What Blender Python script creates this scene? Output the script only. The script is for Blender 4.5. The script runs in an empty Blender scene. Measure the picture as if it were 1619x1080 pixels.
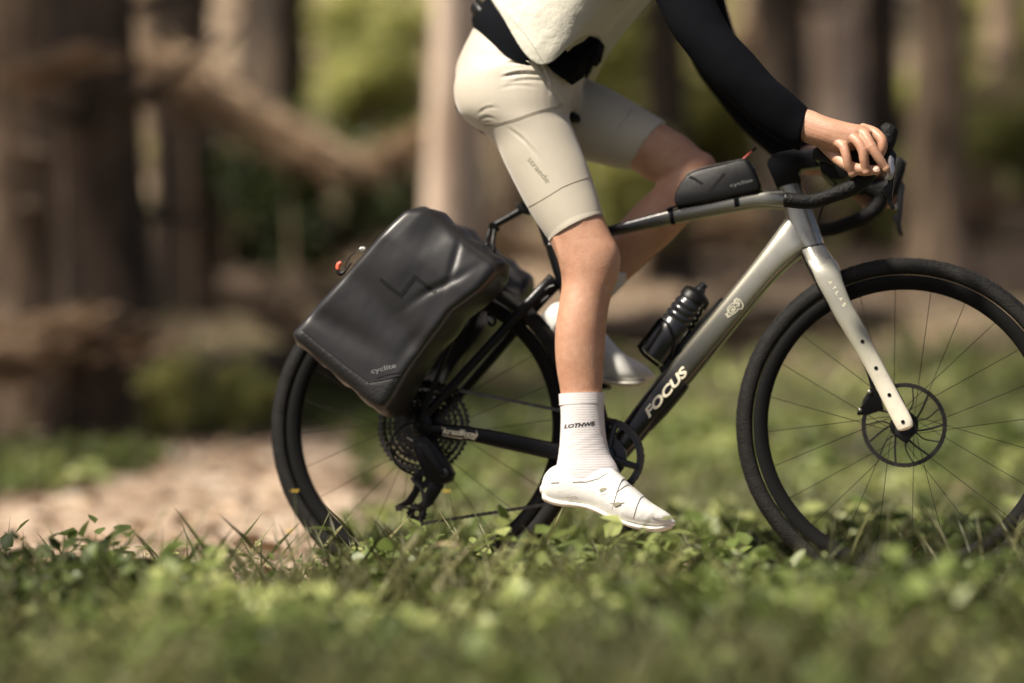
import bpy, bmesh, math, random
import numpy as np
from mathutils import Vector, Matrix
from mathutils.bvhtree import BVHTree
rnd = random.Random(7)
rng = np.random.default_rng(11)
S = bpy.context.scene
R_ = math.radians

# ---------------------------------------------------------------- camera
FPX, W0, H0 = 3674.5, 1619.0, 1080.0
CAM = np.array([1.2466, -4.9282, 0.50])
YAW, PIT, ROL = -0.2087, 0.0071, -0.0117
fw = np.array([math.sin(YAW)*math.cos(PIT), math.cos(YAW)*math.cos(PIT), math.sin(PIT)])
r0 = np.array([math.cos(YAW), -math.sin(YAW), 0.0]); u0 = np.cross(r0, fw)
RT = r0*math.cos(ROL)+u0*math.sin(ROL); UP = -r0*math.sin(ROL)+u0*math.cos(ROL)
cd = bpy.data.cameras.new('camera'); cam = bpy.data.objects.new('camera', cd); S.collection.objects.link(cam)
cam.matrix_world = Matrix(((RT[0], UP[0], -fw[0], CAM[0]), (RT[1], UP[1], -fw[1], CAM[1]), (RT[2], UP[2], -fw[2], CAM[2]), (0, 0, 0, 1)))
cd.sensor_width = 36; cd.lens = 36*FPX/W0; cd.clip_end = 500; cd.clip_start = 0.05
cd.dof.use_dof = True; cd.dof.focus_distance = 4.78; cd.dof.aperture_fstop = 0.80
S.camera = cam
# ---------------------------------------------------------------- light
SUN_EL, SUN_AZ = R_(54), R_(226)      # azimuth clockwise from +Y: behind-left of the camera
w = bpy.data.worlds.new('World'); S.world = w; w.use_nodes = True
nt = w.node_tree; bg = nt.nodes['Background']
sky = nt.nodes.new('ShaderNodeTexSky'); sky.sky_type = 'NISHITA'; sky.sun_disc = False
sky.sun_elevation = SUN_EL; sky.sun_rotation = SUN_AZ; sky.dust_density = 5.0; sky.air_density = .5; sky.ozone_density = .2
nt.links.new(sky.outputs[0], bg.inputs[0]); bg.inputs[1].default_value = 0.06
sl = bpy.data.lights.new('sun', 'SUN'); so = bpy.data.objects.new('sun', sl); S.collection.objects.link(so)
sl.energy = 4.8; sl.angle = R_(4); sl.color = (1.0, 0.91, 0.78)
sd = Vector((math.sin(SUN_AZ)*math.cos(SUN_EL), math.cos(SUN_AZ)*math.cos(SUN_EL), math.sin(SUN_EL)))
so.rotation_euler = sd.to_track_quat('Z', 'Y').to_euler()
S.view_settings.view_transform = 'Standard'; S.view_settings.look = 'None'
S.view_settings.gamma = 1.0; S.view_settings.exposure = 1.02; S.view_settings.use_curve_mapping = False
S.render.engine = 'CYCLES'
try:
    S.cycles.use_denoising = True; S.cycles.denoiser = 'OPENIMAGEDENOISE'
    S.cycles.max_bounces = 6; S.cycles.transparent_max_bounces = 6
    S.cycles.sample_clamp_indirect = 4.0
except Exception: pass

# ---------------------------------------------------------------- coordinates
# The bicycle and its rider lean about the line of the tyre contacts; "lean space" is upright bike space.
LEAN = 0.0815
ca, sa = math.cos(LEAN), math.sin(LEAN)
ML = np.array([[1, 0, 0], [0, ca, sa], [0, -sa, ca]])       # lean space -> world
MLI = ML.T
CL = MLI @ CAM
def ray(px, py):
    d = fw + RT*((px-W0/2)/FPX) - UP*((py-H0/2)/FPX)
    return MLI @ d
def P(px, py, y=0.0):
    """point of lean space on the plane at lateral offset y, seen at pixel px,py of the 1619 wide frame"""
    d = ray(px, py); t = (y-CL[1])/d[1]
    return CL + d*t
def G(px, d):
    """world x,y at depth d in column px"""
    v = fw + RT*((px-W0/2)/FPX)
    p = CAM + v*d/ (fw@fw)
    return p[0], p[1]

# ---------------------------------------------------------------- materials
def mat(name, col, rough=0.6, metal=0.0, var=0.0, vscale=20, bump=0.0, bscale=80, spec=0.5, col2=None, sub=0.0, sheen=0.0, coat=0.0, trans=0.0, wave=None, stretch=None):
    m = bpy.data.materials.new(name); m.use_nodes = True; n = m.node_tree; b = n.nodes['Principled BSDF']
    b.inputs['Base Color'].default_value = (*col, 1); b.inputs['Roughness'].default_value = rough
    b.inputs['Metallic'].default_value = metal; b.inputs['Specular IOR Level'].default_value = spec
    if sub: b.inputs['Subsurface Weight'].default_value = sub; b.inputs['Subsurface Radius'].default_value = (1, .35, .2); b.inputs['Subsurface Scale'].default_value = .012
    if sheen: b.inputs['Sheen Weight'].default_value = sheen; b.inputs['Sheen Roughness'].default_value = .4
    if coat: b.inputs['Coat Weight'].default_value = coat; b.inputs['Coat Roughness'].default_value = .12
    tc = n.nodes.new('ShaderNodeTexCoord'); src = tc.outputs['Object']
    if stretch:
        mp = n.nodes.new('ShaderNodeMapping'); mp.inputs['Scale'].default_value = stretch
        n.links.new(src, mp.inputs[0]); src = mp.outputs[0]
    if var or col2:
        t = n.nodes.new('ShaderNodeTexNoise'); t.inputs['Scale'].default_value = vscale; t.inputs['Detail'].default_value = 6; t.inputs['Roughness'].default_value = .65
        r = n.nodes.new('ShaderNodeValToRGB'); c2 = col2 or tuple(c*(1-var) for c in col); c1 = col if col2 else tuple(min(1, c*(1+var)) for c in col)
        r.color_ramp.elements[0].position = .36; r.color_ramp.elements[1].position = .64
        r.color_ramp.elements[0].color = (*c2, 1); r.color_ramp.elements[1].color = (*c1, 1)
        n.links.new(src, t.inputs[0]); n.links.new(t.outputs[0], r.inputs[0]); n.links.new(r.outputs[0], b.inputs['Base Color'])
    if bump:
        if wave:
            t = n.nodes.new('ShaderNodeTexWave'); t.inputs['Scale'].default_value = wave[0]; t.bands_direction = wave[1]; t.inputs['Distortion'].default_value = .6
        else:
            t = n.nodes.new('ShaderNodeTexNoise'); t.inputs['Scale'].default_value = bscale; t.inputs['Detail'].default_value = 5
        k = n.nodes.new('ShaderNodeBump'); k.inputs['Strength'].default_value = bump; k.inputs['Distance'].default_value = .01 if not wave else .002
        n.links.new(src, t.inputs[0]); n.links.new(t.outputs[0], k.inputs['Height']); n.links.new(k.outputs[0], b.inputs['Normal'])
    if trans:
        out = n.nodes['Material Output']; tr = n.nodes.new('ShaderNodeBsdfTranslucent'); mx = n.nodes.new('ShaderNodeMixShader'); mx.inputs[0].default_value = trans
        tr.inputs[0].default_value = (*[min(1, c*1.5) for c in col], 1)
        n.links.new(b.outputs[0], mx.inputs[1]); n.links.new(tr.outputs[0], mx.inputs[2]); n.links.new(mx.outputs[0], out.inputs[0])
    return m
def gradmat(name, axis, stops, rough=.27, metal=.72, coat=.5, dirt=.25):
    """paint that fades along an axis: axis = (origin, end) in object space, stops = [(t, colour)]"""
    m = mat(name, (.5,)*3, rough, metal, coat=coat, bump=.03, bscale=300); n = m.node_tree; b = n.nodes['Principled BSDF']
    o, e = np.array(axis[0]), np.array(axis[1]); d = (e-o)/((e-o)@(e-o))
    tc = n.nodes.new('ShaderNodeTexCoord'); sub = n.nodes.new('ShaderNodeVectorMath'); sub.operation = 'SUBTRACT'; sub.inputs[1].default_value = o
    dot = n.nodes.new('ShaderNodeVectorMath'); dot.operation = 'DOT_PRODUCT'; dot.inputs[1].default_value = d
    r = n.nodes.new('ShaderNodeValToRGB'); els = r.color_ramp.elements
    while len(els) < len(stops): els.new(.5)
    for el, (p_, c) in zip(els, stops): el.position = p_; el.color = (*c, 1)
    n.links.new(tc.outputs['Object'], sub.inputs[0]); n.links.new(sub.outputs[0], dot.inputs[0]); n.links.new(dot.outputs['Value'], r.inputs[0])
    t = n.nodes.new('ShaderNodeTexNoise'); t.inputs['Scale'].default_value = 30; t.inputs['Detail'].default_value = 8; t.inputs['Roughness'].default_value = .7
    r2 = n.nodes.new('ShaderNodeValToRGB'); r2.color_ramp.elements[0].position = .52; r2.color_ramp.elements[1].position = .72
    r2.color_ramp.elements[0].color = (0, 0, 0, 1); r2.color_ramp.elements[1].color = (dirt,)*3+(1,)
    mx = n.nodes.new('ShaderNodeMixRGB'); mx.inputs[2].default_value = (.20, .16, .11, 1)
    n.links.new(tc.outputs['Object'], t.inputs[0]); n.links.new(t.outputs[0], r2.inputs[0]); n.links.new(r2.outputs[0], mx.inputs[0])
    n.links.new(r.outputs[0], mx.inputs[1]); n.links.new(mx.outputs[0], b.inputs['Base Color'])
    return m
M = {}
M['skin'] = mat('skin', (.43, .25, .165), .5, var=.10, vscale=18, bump=.12, bscale=260, sub=.12, col2=(.37, .195, .122))
_n = M['skin'].node_tree; _b = _n.nodes['Principled BSDF']; _src = _b.inputs['Base Color'].links[0].from_socket
_t = _n.nodes.new('ShaderNodeTexNoise'); _t.inputs['Scale'].default_value = 60; _t.inputs['Detail'].default_value = 8; _t.inputs['Roughness'].default_value = .75
_tc = _n.nodes.new('ShaderNodeTexCoord'); _n.links.new(_tc.outputs['Object'], _t.inputs[0])
_r = _n.nodes.new('ShaderNodeValToRGB'); _r.color_ramp.elements[0].position = .35; _r.color_ramp.elements[1].position = .65; _r.color_ramp.elements[0].color = (.92, .87, .84, 1); _r.color_ramp.elements[1].color = (1.06, 1.06, 1.06, 1)
_m = _n.nodes.new('ShaderNodeMixRGB'); _m.blend_type = 'MULTIPLY'; _m.inputs[0].default_value = 1
_n.links.new(_t.outputs[0], _r.inputs[0]); _n.links.new(_src, _m.inputs[1]); _n.links.new(_r.outputs[0], _m.inputs[2]); _n.links.new(_m.outputs[0], _b.inputs['Base Color'])
M['nail'] = mat('nail', (.72, .48, .40), .25)
M['shorts'] = mat('shorts_fabric', (.43, .39, .315), .5, var=.04, vscale=8, bump=.12, bscale=900, sheen=.3)
M['vest'] = mat('vest_fabric', (.45, .435, .36), .65, var=.04, vscale=10, bump=.35, bscale=45, sheen=.3)
M['blackcloth'] = mat('black_fabric', (.0035, .004, .0055), .9, bump=.2, bscale=500, spec=.05)
M['sock'] = mat('sock_knit', (.54, .51, .51), .85, bump=.25, wave=(90, 'Z'), var=.03)
M['shoe'] = mat('shoe_upper', (.62, .615, .585), .45, var=.04, vscale=14, bump=.1, bscale=120)
M['shoesole'] = mat('shoe_sole', (.62, .60, .53), .5, var=.1)
M['rubber'] = mat('tyre_rubber', (.010, .0097, .0093), .70, var=.3, vscale=40, bump=.35, bscale=240, spec=.15)
M['carbon'] = mat('black_carbon', (.004, .004, .0045), .30, bump=.05, bscale=200, spec=.18)
M['blackmetal'] = mat('black_metal', (.004, .004, .004), .38, bump=.05, spec=.2)
M['darksteel'] = mat('dark_steel', (.055, .05, .045), .32, metal=.9, var=.3, vscale=60)
M['steel'] = mat('steel', (.45, .42, .38), .25, metal=1.0, var=.2, vscale=60)
M['tape'] = mat('bar_tape', (.004, .004, .004), .62, bump=.4, bscale=160, spec=.18)
M['plastic'] = mat('black_plastic', (.004, .004, .004), .42, bump=.04, spec=.2)
M['bottle'] = mat('bottle_plastic', (.010, .0105, .012), .22, bump=.03)
M['bag'] = mat('bag_coated_fabric', (.0115, .0112, .0118), .38, var=.10, vscale=6, bump=.025, bscale=60, spec=.42)
M['bagbase'] = mat('bag_base_fabric', (.009, .009, .009), .55, bump=.15, bscale=160, spec=.3)
M['bagdark'] = mat('bag_dark_fabric', (.006, .006, .0065), .42, bump=.03, spec=.25)
M['bagprint'] = mat('bag_print', (.0045, .0045, .0045), .55, spec=.18)
M['greyprint'] = mat('grey_print', (.12, .12, .12), .5)
M['cream'] = mat('cream_print', (.74, .68, .52), .4)
M['palegold'] = mat('emblem_print', (.52, .50, .38), .4)
M['shortprint'] = mat('shorts_print', (.23, .215, .15), .6)
M['inkblack'] = mat('ink_print', (.02, .02, .02), .6)
M['seam'] = mat('seam_thread', (.20, .165, .12), .7)
M['red'] = mat('red_cord', (.62, .05, .03), .5)
M['orange'] = mat('orange_tip', (.85, .13, .07), .5)
M['white'] = mat('white_plastic', (.7, .7, .68), .4)

# ---------------------------------------------------------------- helpers
C = S.collection
ROOTS = {}
def root(name, label, cat, base, group=None, lean=True):
    o = bpy.data.objects.new(name, None); C.objects.link(o); o.empty_display_size = .05
    b = np.array(base, float); ROOTS[o.name] = b
    if lean:
        o.rotation_euler = (-LEAN, 0, 0); o.location = ML @ b
    else: o.location = b
    o['label'] = label; o['category'] = cat
    if group: o['group'] = group
    return o
def rootbase(parent):
    while parent is not None:
        if parent.name in ROOTS: return ROOTS[parent.name]
        parent = parent.parent
    return np.zeros(3)
def mesh_of(name, v, f, smooth=True):
    me = bpy.data.meshes.new(name); me.from_pydata([tuple(map(float, p)) for p in v], [], [tuple(int(i) for i in q) for q in f])
    if smooth: me.polygons.foreach_set('use_smooth', [True]*len(me.polygons))
    me.update(); return me
def mk(name, vf, m, parent, smooth=True, label=None, kind=None, angle=None):
    v, f = vf; v = np.asarray(v, float) - rootbase(parent)
    me = mesh_of(name, v, f, smooth)
    if m is not None: me.materials.append(m)
    o = bpy.data.objects.new(name, me); C.objects.link(o)
    if parent is not None: o.parent = parent
    if smooth: sharp(me, angle or 40)
    if label: o['label'] = label
    if kind: o['kind'] = kind
    return o
def sharp(me, deg):
    bm = bmesh.new(); bm.from_mesh(me); bmesh.ops.recalc_face_normals(bm, faces=bm.faces)
    a = R_(deg)
    for e in bm.edges:
        e.smooth = not (len(e.link_faces) == 2 and e.calc_face_angle(0) > a)
    bm.to_mesh(me); bm.free()
def join(*vfs):
    V, F, k = [], [], 0
    for v, f in vfs:
        V.append(np.asarray(v, float)); F += [tuple(i+k for i in q) for q in f]; k += len(v)
    return np.vstack(V), F
def cr(pts, n):
    """Catmull-Rom resample of an array of stations, n samples per span"""
    p = np.asarray(pts, float); out = []
    q = np.vstack([2*p[0]-p[1], p, 2*p[-1]-p[-2]])
    for i in range(1, len(q)-2):
        for k in range(n):
            t = k/n; a, b, c, d = q[i-1], q[i], q[i+1], q[i+2]
            out.append(.5*((2*b)+(c-a)*t+(2*a-5*b+4*c-d)*t*t+(3*b-a-3*c+d)*t**3))
    out.append(p[-1]); return np.array(out)
def skinrings(rings, caps=True, closed=False):
    rings = [np.asarray(r) for r in rings]; n = len(rings[0]); V = np.vstack(rings); F = []
    m = len(rings)
    for i in range(m if closed else m-1):
        j = (i+1) % m
        for k in range(n):
            l = (k+1) % n; F.append((i*n+k, i*n+l, j*n+l, j*n+k))
    if caps and not closed:
        F.append(tuple(range(n))[::-1]); F.append(tuple((m-1)*n+k for k in range(n)))
    return V, F
def tube(pts, r, n=10, sm=0, caps=True, closed=False, flat=1.0, flataxis=None):
    pts = np.asarray(pts, float); r = np.full(len(pts), float(r)) if np.isscalar(r) else np.asarray(r, float)
    if sm:
        q = cr(np.c_[pts, r], sm); pts, r = q[:, :3], q[:, 3]
    m = len(pts); T = np.zeros_like(pts)
    for i in range(m):
        a = pts[(i-1) % m] if (closed or i > 0) else pts[i]; b = pts[(i+1) % m] if (closed or i < m-1) else pts[i]
        T[i] = (b-a)/max(1e-9, np.linalg.norm(b-a))
    u = np.array(flataxis, float) if flataxis is not None else (np.array([0, 1., 0]) if abs(T[0][1]) < .9 else np.array([1., 0, 0]))
    rings = []
    for i in range(m):
        u = u - T[i]*(u@T[i]); u /= np.linalg.norm(u); v = np.cross(T[i], u)
        if flataxis is None: pass
        th = np.arange(n)/n*2*np.pi
        rings.append(pts[i]+r[i]*(np.cos(th)[:, None]*u*flat+np.sin(th)[:, None]*v))
    return skinrings(rings, caps, closed)
def pair(st, n=24, sm=6, ex=2.0, caps=True, flip=False, dome=0):
    """loft given by pairs of outline pixels: (ax,ay, bx,by, y centre, half width in y[, superellipse exponent])"""
    q = np.array([list(a)+[ex]*(7-len(a)) for a in st], float)
    if sm: q = cr(q, sm)
    rings = []
    th = np.arange(n)/n*2*np.pi; c, s = np.cos(th), np.sin(th)
    for ax, ay, bx, by, yc, ry, e in q:
        a, b = P(ax, ay, yc), P(bx, by, yc); m_, h = (a+b)/2, (b-a)/2
        cc = np.sign(c)*np.abs(c)**(2/e); ss = np.sign(s)*np.abs(s)**(2/e)
        rings.append(m_+cc[:, None]*h+ss[:, None]*np.array([0, ry, 0]))
    if dome:
        for end, k in ((0, 1), (-1, -2)):
            r = rings[end]; cen = r.mean(0); d = cen-rings[k].mean(0); d /= np.linalg.norm(d)
            ad = [cen+(r-cen)*math.cos(a)+d*dome*math.sin(a) for a in (R_(30), R_(60), R_(82))]
            if end == 0: rings = ad[::-1]+rings
            else: rings = rings+ad
    return skinrings(rings, caps)
def mirror(vf, dy=0.0):
    v, f = vf; v = np.array(v); v[:, 1] = -v[:, 1]+dy; return v, [q[::-1] for q in f]
def ball(c, r, n=16, m=10, sc=(1, 1, 1), rot=None):
    rings = []; c = np.asarray(c, float)
    for i in range(1, m):
        a = math.pi*i/m; th = np.arange(n)/n*2*np.pi
        p = np.c_[np.sin(a)*np.cos(th)*sc[0], np.sin(a)*np.sin(th)*sc[1], np.full(n, math.cos(a)*sc[2])]*r
        if rot is not None: p = p@np.array(rot).T
        rings.append(c+p)
    V, F = skinrings(rings, False)
    top = np.array([0, 0, sc[2]*r]); top = top@np.array(rot).T if rot is not None else top
    V = np.vstack([V, c+top, c-top]); t = len(V)-2
    for k in range(n):
        F.append((t, (k+1) % n, k)); F.append((t+1, (m-2)*n+k, (m-2)*n+(k+1) % n))
    return V, F
def lathe(o, ax, prof, n=32, caps=True):
    """prof = [(distance along axis, radius)]"""
    o = np.asarray(o, float); ax = np.asarray(ax, float); ax = ax/np.linalg.norm(ax)
    u = np.cross(ax, [0, 1., 0] if abs(ax[1]) < .9 else [1., 0, 0]); u /= np.linalg.norm(u); v = np.cross(ax, u)
    th = np.arange(n)/n*2*np.pi
    return skinrings([o+ax*d+r*(np.cos(th)[:, None]*u+np.sin(th)[:, None]*v) for d, r in prof], caps)
def prism(poly, y0, y1, bev=.003, ycen=None):
    """side view outline in pixels (taken at plane ycen), thickness y0..y1, bevelled edges"""
    yc = y0 if ycen is None else ycen
    p = np.array([P(a, b, yc) for a, b in poly]); return prism3(p, y0, y1, bev)
def prism3(p, y0, y1, bev=.003):
    cen = p.mean(0); rings = []
    def ring(y, k):
        q = p.copy(); d = q-cen; d[:, 1] = 0; L = np.linalg.norm(d, axis=1)[:, None]; q = q-d/np.maximum(L, 1e-6)*k; q[:, 1] = y; return q
    s = 1 if y1 > y0 else -1
    rings = [ring(y0, bev), ring(y0+s*bev*.3, bev*.3), ring(y0+s*bev, 0), ring(y1-s*bev, 0), ring(y1-s*bev*.3, bev*.3), ring(y1, bev)]
    return skinrings(rings)
def ringplate(c, ax, ro, ri, th, n=48, teeth=0, depth=.004):
    """annulus plate with optional teeth"""
    ax = np.asarray(ax, float)/np.linalg.norm(ax); u = np.cross(ax, [0, 0, 1.]); u /= np.linalg.norm(u); v = np.cross(ax, u)
    N = teeth*4 if teeth else n; a = np.arange(N)/N*2*np.pi
    rr = np.full(N, ro)
    if teeth: rr = ro - depth*np.array([0, 0, 1, 1])[np.arange(N) % 4]
    def rg(r, d): return np.asarray(c)+ax*d+(np.cos(a)[:, None]*u+np.sin(a)[:, None]*v)*np.reshape(r, (-1, 1))
    return skinrings([rg(rr, -th/2), rg(rr, th/2), rg(np.full(N, ri), th/2), rg(np.full(N, ri), -th/2)], closed=True)
def remesh(vf, vox, smooth=4):
    v, f = vf; me = mesh_of('tmp', v, f); o = bpy.data.objects.new('tmp', me); C.objects.link(o)
    bm = bmesh.new(); bm.from_mesh(me)
    for isl in islands(bm):
        bmesh.ops.recalc_face_normals(bm, faces=isl)
    bm.to_mesh(me); bm.free()
    r = o.modifiers.new('r', 'REMESH'); r.mode = 'VOXEL'; r.voxel_size = vox; r.use_smooth_shade = True
    if smooth:
        k = o.modifiers.new('s', 'SMOOTH'); k.factor = .5; k.iterations = smooth
    dg = bpy.context.evaluated_depsgraph_get(); e = o.evaluated_get(dg).to_mesh()
    n = len(e.vertices); V = np.empty(n*3); e.vertices.foreach_get('co', V); V = V.reshape(-1, 3).copy()
    F = [tuple(p.vertices) for p in e.polygons]
    bpy.data.objects.remove(o); bpy.data.meshes.remove(me)
    return V, F
def islands(bm):
    seen = set(); out = []
    for f in bm.faces:
        if f.index in seen and f in seen: continue
        if f in seen: continue
        st = [f]; seen.add(f); isl = []
        while st:
            g = st.pop(); isl.append(g)
            for e in g.edges:
                for h in e.link_faces:
                    if h not in seen: seen.add(h); st.append(h)
        out.append(isl)
    return out
def bvh(*vfs):
    v, f = join(*vfs) if len(vfs) > 1 else vfs[0]
    return BVHTree.FromPolygons([Vector(p) for p in v], [tuple(q) for q in f])
def onto(px, py, tree, off=.0006, fallback=None):
    d = Vector(ray(px, py)).normalized(); h = tree.ray_cast(Vector(CL), d)
    if h[0] is None: return None
    n = h[1]
    if n.dot(d) > 0: n = -n
    return np.array(h[0]+n*off)
def decal(name, pts2, faces, tree, m, parent, off=.0006, yfb=-.03, label=None):
    """flat print given in pixels laid onto the surface it is printed on"""
    V = []; ok = []
    for x, y in pts2:
        q = onto(x, y, tree, off); ok.append(q is not None); V.append(q if q is not None else P(x, y, yfb))
    F = [f for f in faces if all(ok[i] for i in f)]
    if not F: return None
    return mk(name, (V, F), m, parent, smooth=False, label=label)
def textmesh(s, shear=0.0, bold=0.0, space=1.0, outline=0.0):
    cu = bpy.data.curves.new('t', 'FONT'); cu.body = s; cu.size = 1; cu.shear = shear; cu.offset = bold; cu.space_character = space
    cu.resolution_u = 3
    if outline: cu.fill_mode = 'NONE'; cu.bevel_depth = outline; cu.bevel_resolution = 0
    o = bpy.data.objects.new('t', cu); C.objects.link(o)
    dg = bpy.context.evaluated_depsgraph_get(); e = o.evaluated_get(dg).to_mesh()
    V = np.array([v.co[:2] for v in e.vertices]); F = [tuple(p.vertices) for p in e.polygons]
    if outline:
        F = [f for f, p in zip(F, e.polygons) if p.normal.z > .2]
    bpy.data.objects.remove(o); return V, F
def text_on(name, s, p0, p1, h, tree, m, parent, label=None, wide=True, **k):
    """text from pixel p0 (lower left) to p1 (lower right), cap height h pixels"""
    V, F = textmesh(s, **k); p0 = np.array(p0, float); p1 = np.array(p1, float)
    L = np.linalg.norm(p1-p0); ex = (p1-p0)/L; ey = np.array([ex[1], -ex[0]])
    x = (V[:, 0]-V[:, 0].min())/(V[:, 0].max()-V[:, 0].min())*L; y = V[:, 1]/.70*h
    q = p0+x[:, None]*ex+y[:, None]*ey
    return decal(name, q, F, tree, m, parent, label=label)
def stroke(pts, wpx):
    """polyline ribbon in pixels"""
    p = np.asarray(pts, float); L, Rr = [], []
    for i in range(len(p)):
        a = p[max(i-1, 0)]; b = p[min(i+1, len(p)-1)]; d1 = (p[i]-a); d2 = (b-p[i])
        d1 = d1/(np.linalg.norm(d1)+1e-9) if i > 0 else d2/(np.linalg.norm(d2)+1e-9); d2 = d2/(np.linalg.norm(d2)+1e-9) if i < len(p)-1 else d1
        t = d1+d2; t /= np.linalg.norm(t); n = np.array([-t[1], t[0]]); k = 1/max(.5, abs(t@d1))
        L.append(p[i]+n*wpx/2*k); Rr.append(p[i]-n*wpx/2*k)
    V = L+Rr; m_ = len(p); F = [(i, i+1, m_+i+1, m_+i) for i in range(m_-1)]
    return V, F
def dens(pts, n=6):
    p = np.asarray(pts, float); out = []
    for i in range(len(p)-1):
        for k in range(n): out.append(p[i]+(p[i+1]-p[i])*k/n)
    out.append(p[-1]); return out
def dot(c, r, n=14):
    return [(c[0], c[1])]+[(c[0]+r*math.cos(2*math.pi*i/n), c[1]+r*math.sin(2*math.pi*i/n)) for i in range(n)], [(0, i+1, (i+1) % n+1) for i in range(n)]
def surfline(name, pts, tree, m, parent, r=.0008, n=5, off=.0002, label=None):
    q = [onto(a, b, tree, off) for a, b in dens(pts, n)]; q = [x for x in q if x is not None]
    if len(q) < 3: return None
    return mk(name, tube(q, r, 5), m, parent, label=label)
def nz(x, y, s=1.0, seed=0.0):
    """cheap smooth value noise, vectorised"""
    x = np.asarray(x)*s+seed*17.3; y = np.asarray(y)*s-seed*9.1
    return (np.sin(x*1.3+np.sin(y*1.7+seed))+np.sin(y*1.9+np.sin(x*2.1-seed)*1.3)+.5*np.sin(x*3.7+y*2.9+seed)+.5*np.sin(x*5.1-y*4.3))/3

# ================================================================ THE SETTING
def hgt(x, y):
    x = np.asarray(x, float); y = np.asarray(y, float)
    a = np.clip(y-1.5, 0, None); z = .055*a*np.clip(a/2, 0, 1)
    b = np.clip(y-4.5, 0, None); z = z+.13*b*np.clip(b/3, 0, 1)
    z = z+.12*np.clip(y-16, 0, None)
    k = np.clip(1-np.abs(y)/.35, 0, 1)
    z = z+(.05*nz(x, y, .9, 1)+.02*nz(x, y, 3.1, 2))*np.clip((np.abs(y)-.4)/2, 0, 1)
    z = z-.02*np.clip((-y-.5)/1.5, 0, 1)
    return z
def trail_mask(x, y):
    """1 on bare trail. It comes from the back left, passes under the wheels and leaves front right"""
    x = np.asarray(x, float); y = np.asarray(y, float)
    wob = .30*nz(x, y, 1.6, 4)+.10*nz(x, y, 6, 2)
    band = np.clip((.48+.35*wob-np.abs(y+.04*(x-.6)))/.2, 0, 1)
    left = np.clip((-.05-.27*(y-.5)-x+.55*wob)/.35, 0, 1)*np.clip((5.0-y+wob*1.5)/.5, 0, 1)*np.clip((y+.40+.3*wob)/.25, 0, 1)*np.clip((x+6)/1.0, 0, 1)
    left = left*(1-.95*np.clip(1.3-((x+2.3)/.55)**2-((y-3.0)/.7)**2, 0, 1))
    return np.maximum(band, left)
gx = np.concatenate([np.linspace(-60, -8, 30), np.linspace(-7.8, 8, 200), np.linspace(8.4, 60, 30)])
gy = np.concatenate([np.linspace(-12, -4, 20), np.linspace(-3.9, 8, 160), np.linspace(8.2, 30, 70), np.linspace(31, 80, 20)])
X, Y = np.meshgrid(gx, gy); Z = hgt(X, Y)+.006*nz(X, Y, 23, 3)
V = np.c_[X.ravel(), Y.ravel(), Z.ravel()]; nx = len(gx)
F = [(j*nx+i, j*nx+i+1, (j+1)*nx+i+1, (j+1)*nx+i) for j in range(len(gy)-1) for i in range(nx-1)]
gm = bpy.data.materials.new('forest_floor'); gm.use_nodes = True
n = gm.node_tree; b = n.nodes['Principled BSDF']; b.inputs['Roughness'].default_value = .95
at = n.nodes.new('ShaderNodeAttribute'); at.attribute_name = 'trail'
tc = n.nodes.new('ShaderNodeTexCoord')
def noise(sc, det=8):
    t = n.nodes.new('ShaderNodeTexNoise'); t.inputs['Scale'].default_value = sc; t.inputs['Detail'].default_value = det; t.inputs['Roughness'].default_value = .7
    n.links.new(tc.outputs['Object'], t.inputs[0]); return t
def ramp(src, stops):
    r = n.nodes.new('ShaderNodeValToRGB'); e = r.color_ramp.elements
    while len(e) < len(stops): e.new(.5)
    for el, (p_, c) in zip(e, stops): el.position = p_; el.color = (*c, 1)
    n.links.new(src, r.inputs[0]); return r
t1 = noise(9); t2 = noise(2.2)
dappled_soil = ramp(t1.outputs[0], [(.34, (.16, .105, .068)), (.5, (.42, .31, .22)), (.62, (.78, .66, .53))])  # near-white tone paints sun dapples into the bare soil
t3 = noise(1.7, 10); dk = ramp(t3.outputs[0], [(.38, (.42, .36, .30)), (.56, (1, 1, 1))])  # broad dark patches set off the painted sun dapples
soil = n.nodes.new('ShaderNodeMixRGB'); soil.blend_type = 'MULTIPLY'; soil.inputs[0].default_value = 1; n.links.new(dappled_soil.outputs[0], soil.inputs[1]); n.links.new(dk.outputs[0], soil.inputs[2])
litter = ramp(t1.outputs[0], [(.34, (.06, .042, .028)), (.5, (.25, .18, .12)), (.66, (.52, .40, .28))])
green = ramp(t1.outputs[0], [(.35, (.012, .012, .006)), (.55, (.035, .032, .015)), (.66, (.13, .095, .06))])  # ground under plants, darkened to stand for the shade between them
gmask = n.nodes.new('ShaderNodeAttribute'); gmask.attribute_name = 'green'
m1 = n.nodes.new('ShaderNodeMixRGB'); n.links.new(gmask.outputs['Fac'], m1.inputs[0]); n.links.new(litter.outputs[0], m1.inputs[1]); n.links.new(green.outputs[0], m1.inputs[2])
m2 = n.nodes.new('ShaderNodeMixRGB'); n.links.new(at.outputs['Fac'], m2.inputs[0]); n.links.new(m1.outputs[0], m2.inputs[1]); n.links.new(soil.outputs[0], m2.inputs[2])
n.links.new(m2.outputs[0], b.inputs['Base Color'])
bp = n.nodes.new('ShaderNodeBump'); bp.inputs['Strength'].default_value = .8; bp.inputs['Distance'].default_value = .03
tb = noise(30); n.links.new(tb.outputs[0], bp.inputs['Height']); n.links.new(bp.outputs[0], b.inputs['Normal'])
me = mesh_of('forest_ground', V, F); me.materials.append(gm)
def greenness(x, y):
    g = np.clip(.80+.55*nz(x, y, .8, 7), 0, 1)
    g = np.where(np.asarray(y) < -.3, np.maximum(g, .92), g)  # near verge takes the painted shade tone almost everywhere
    return g*np.clip((7.5-np.asarray(y))/2.0, .12, 1)
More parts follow.
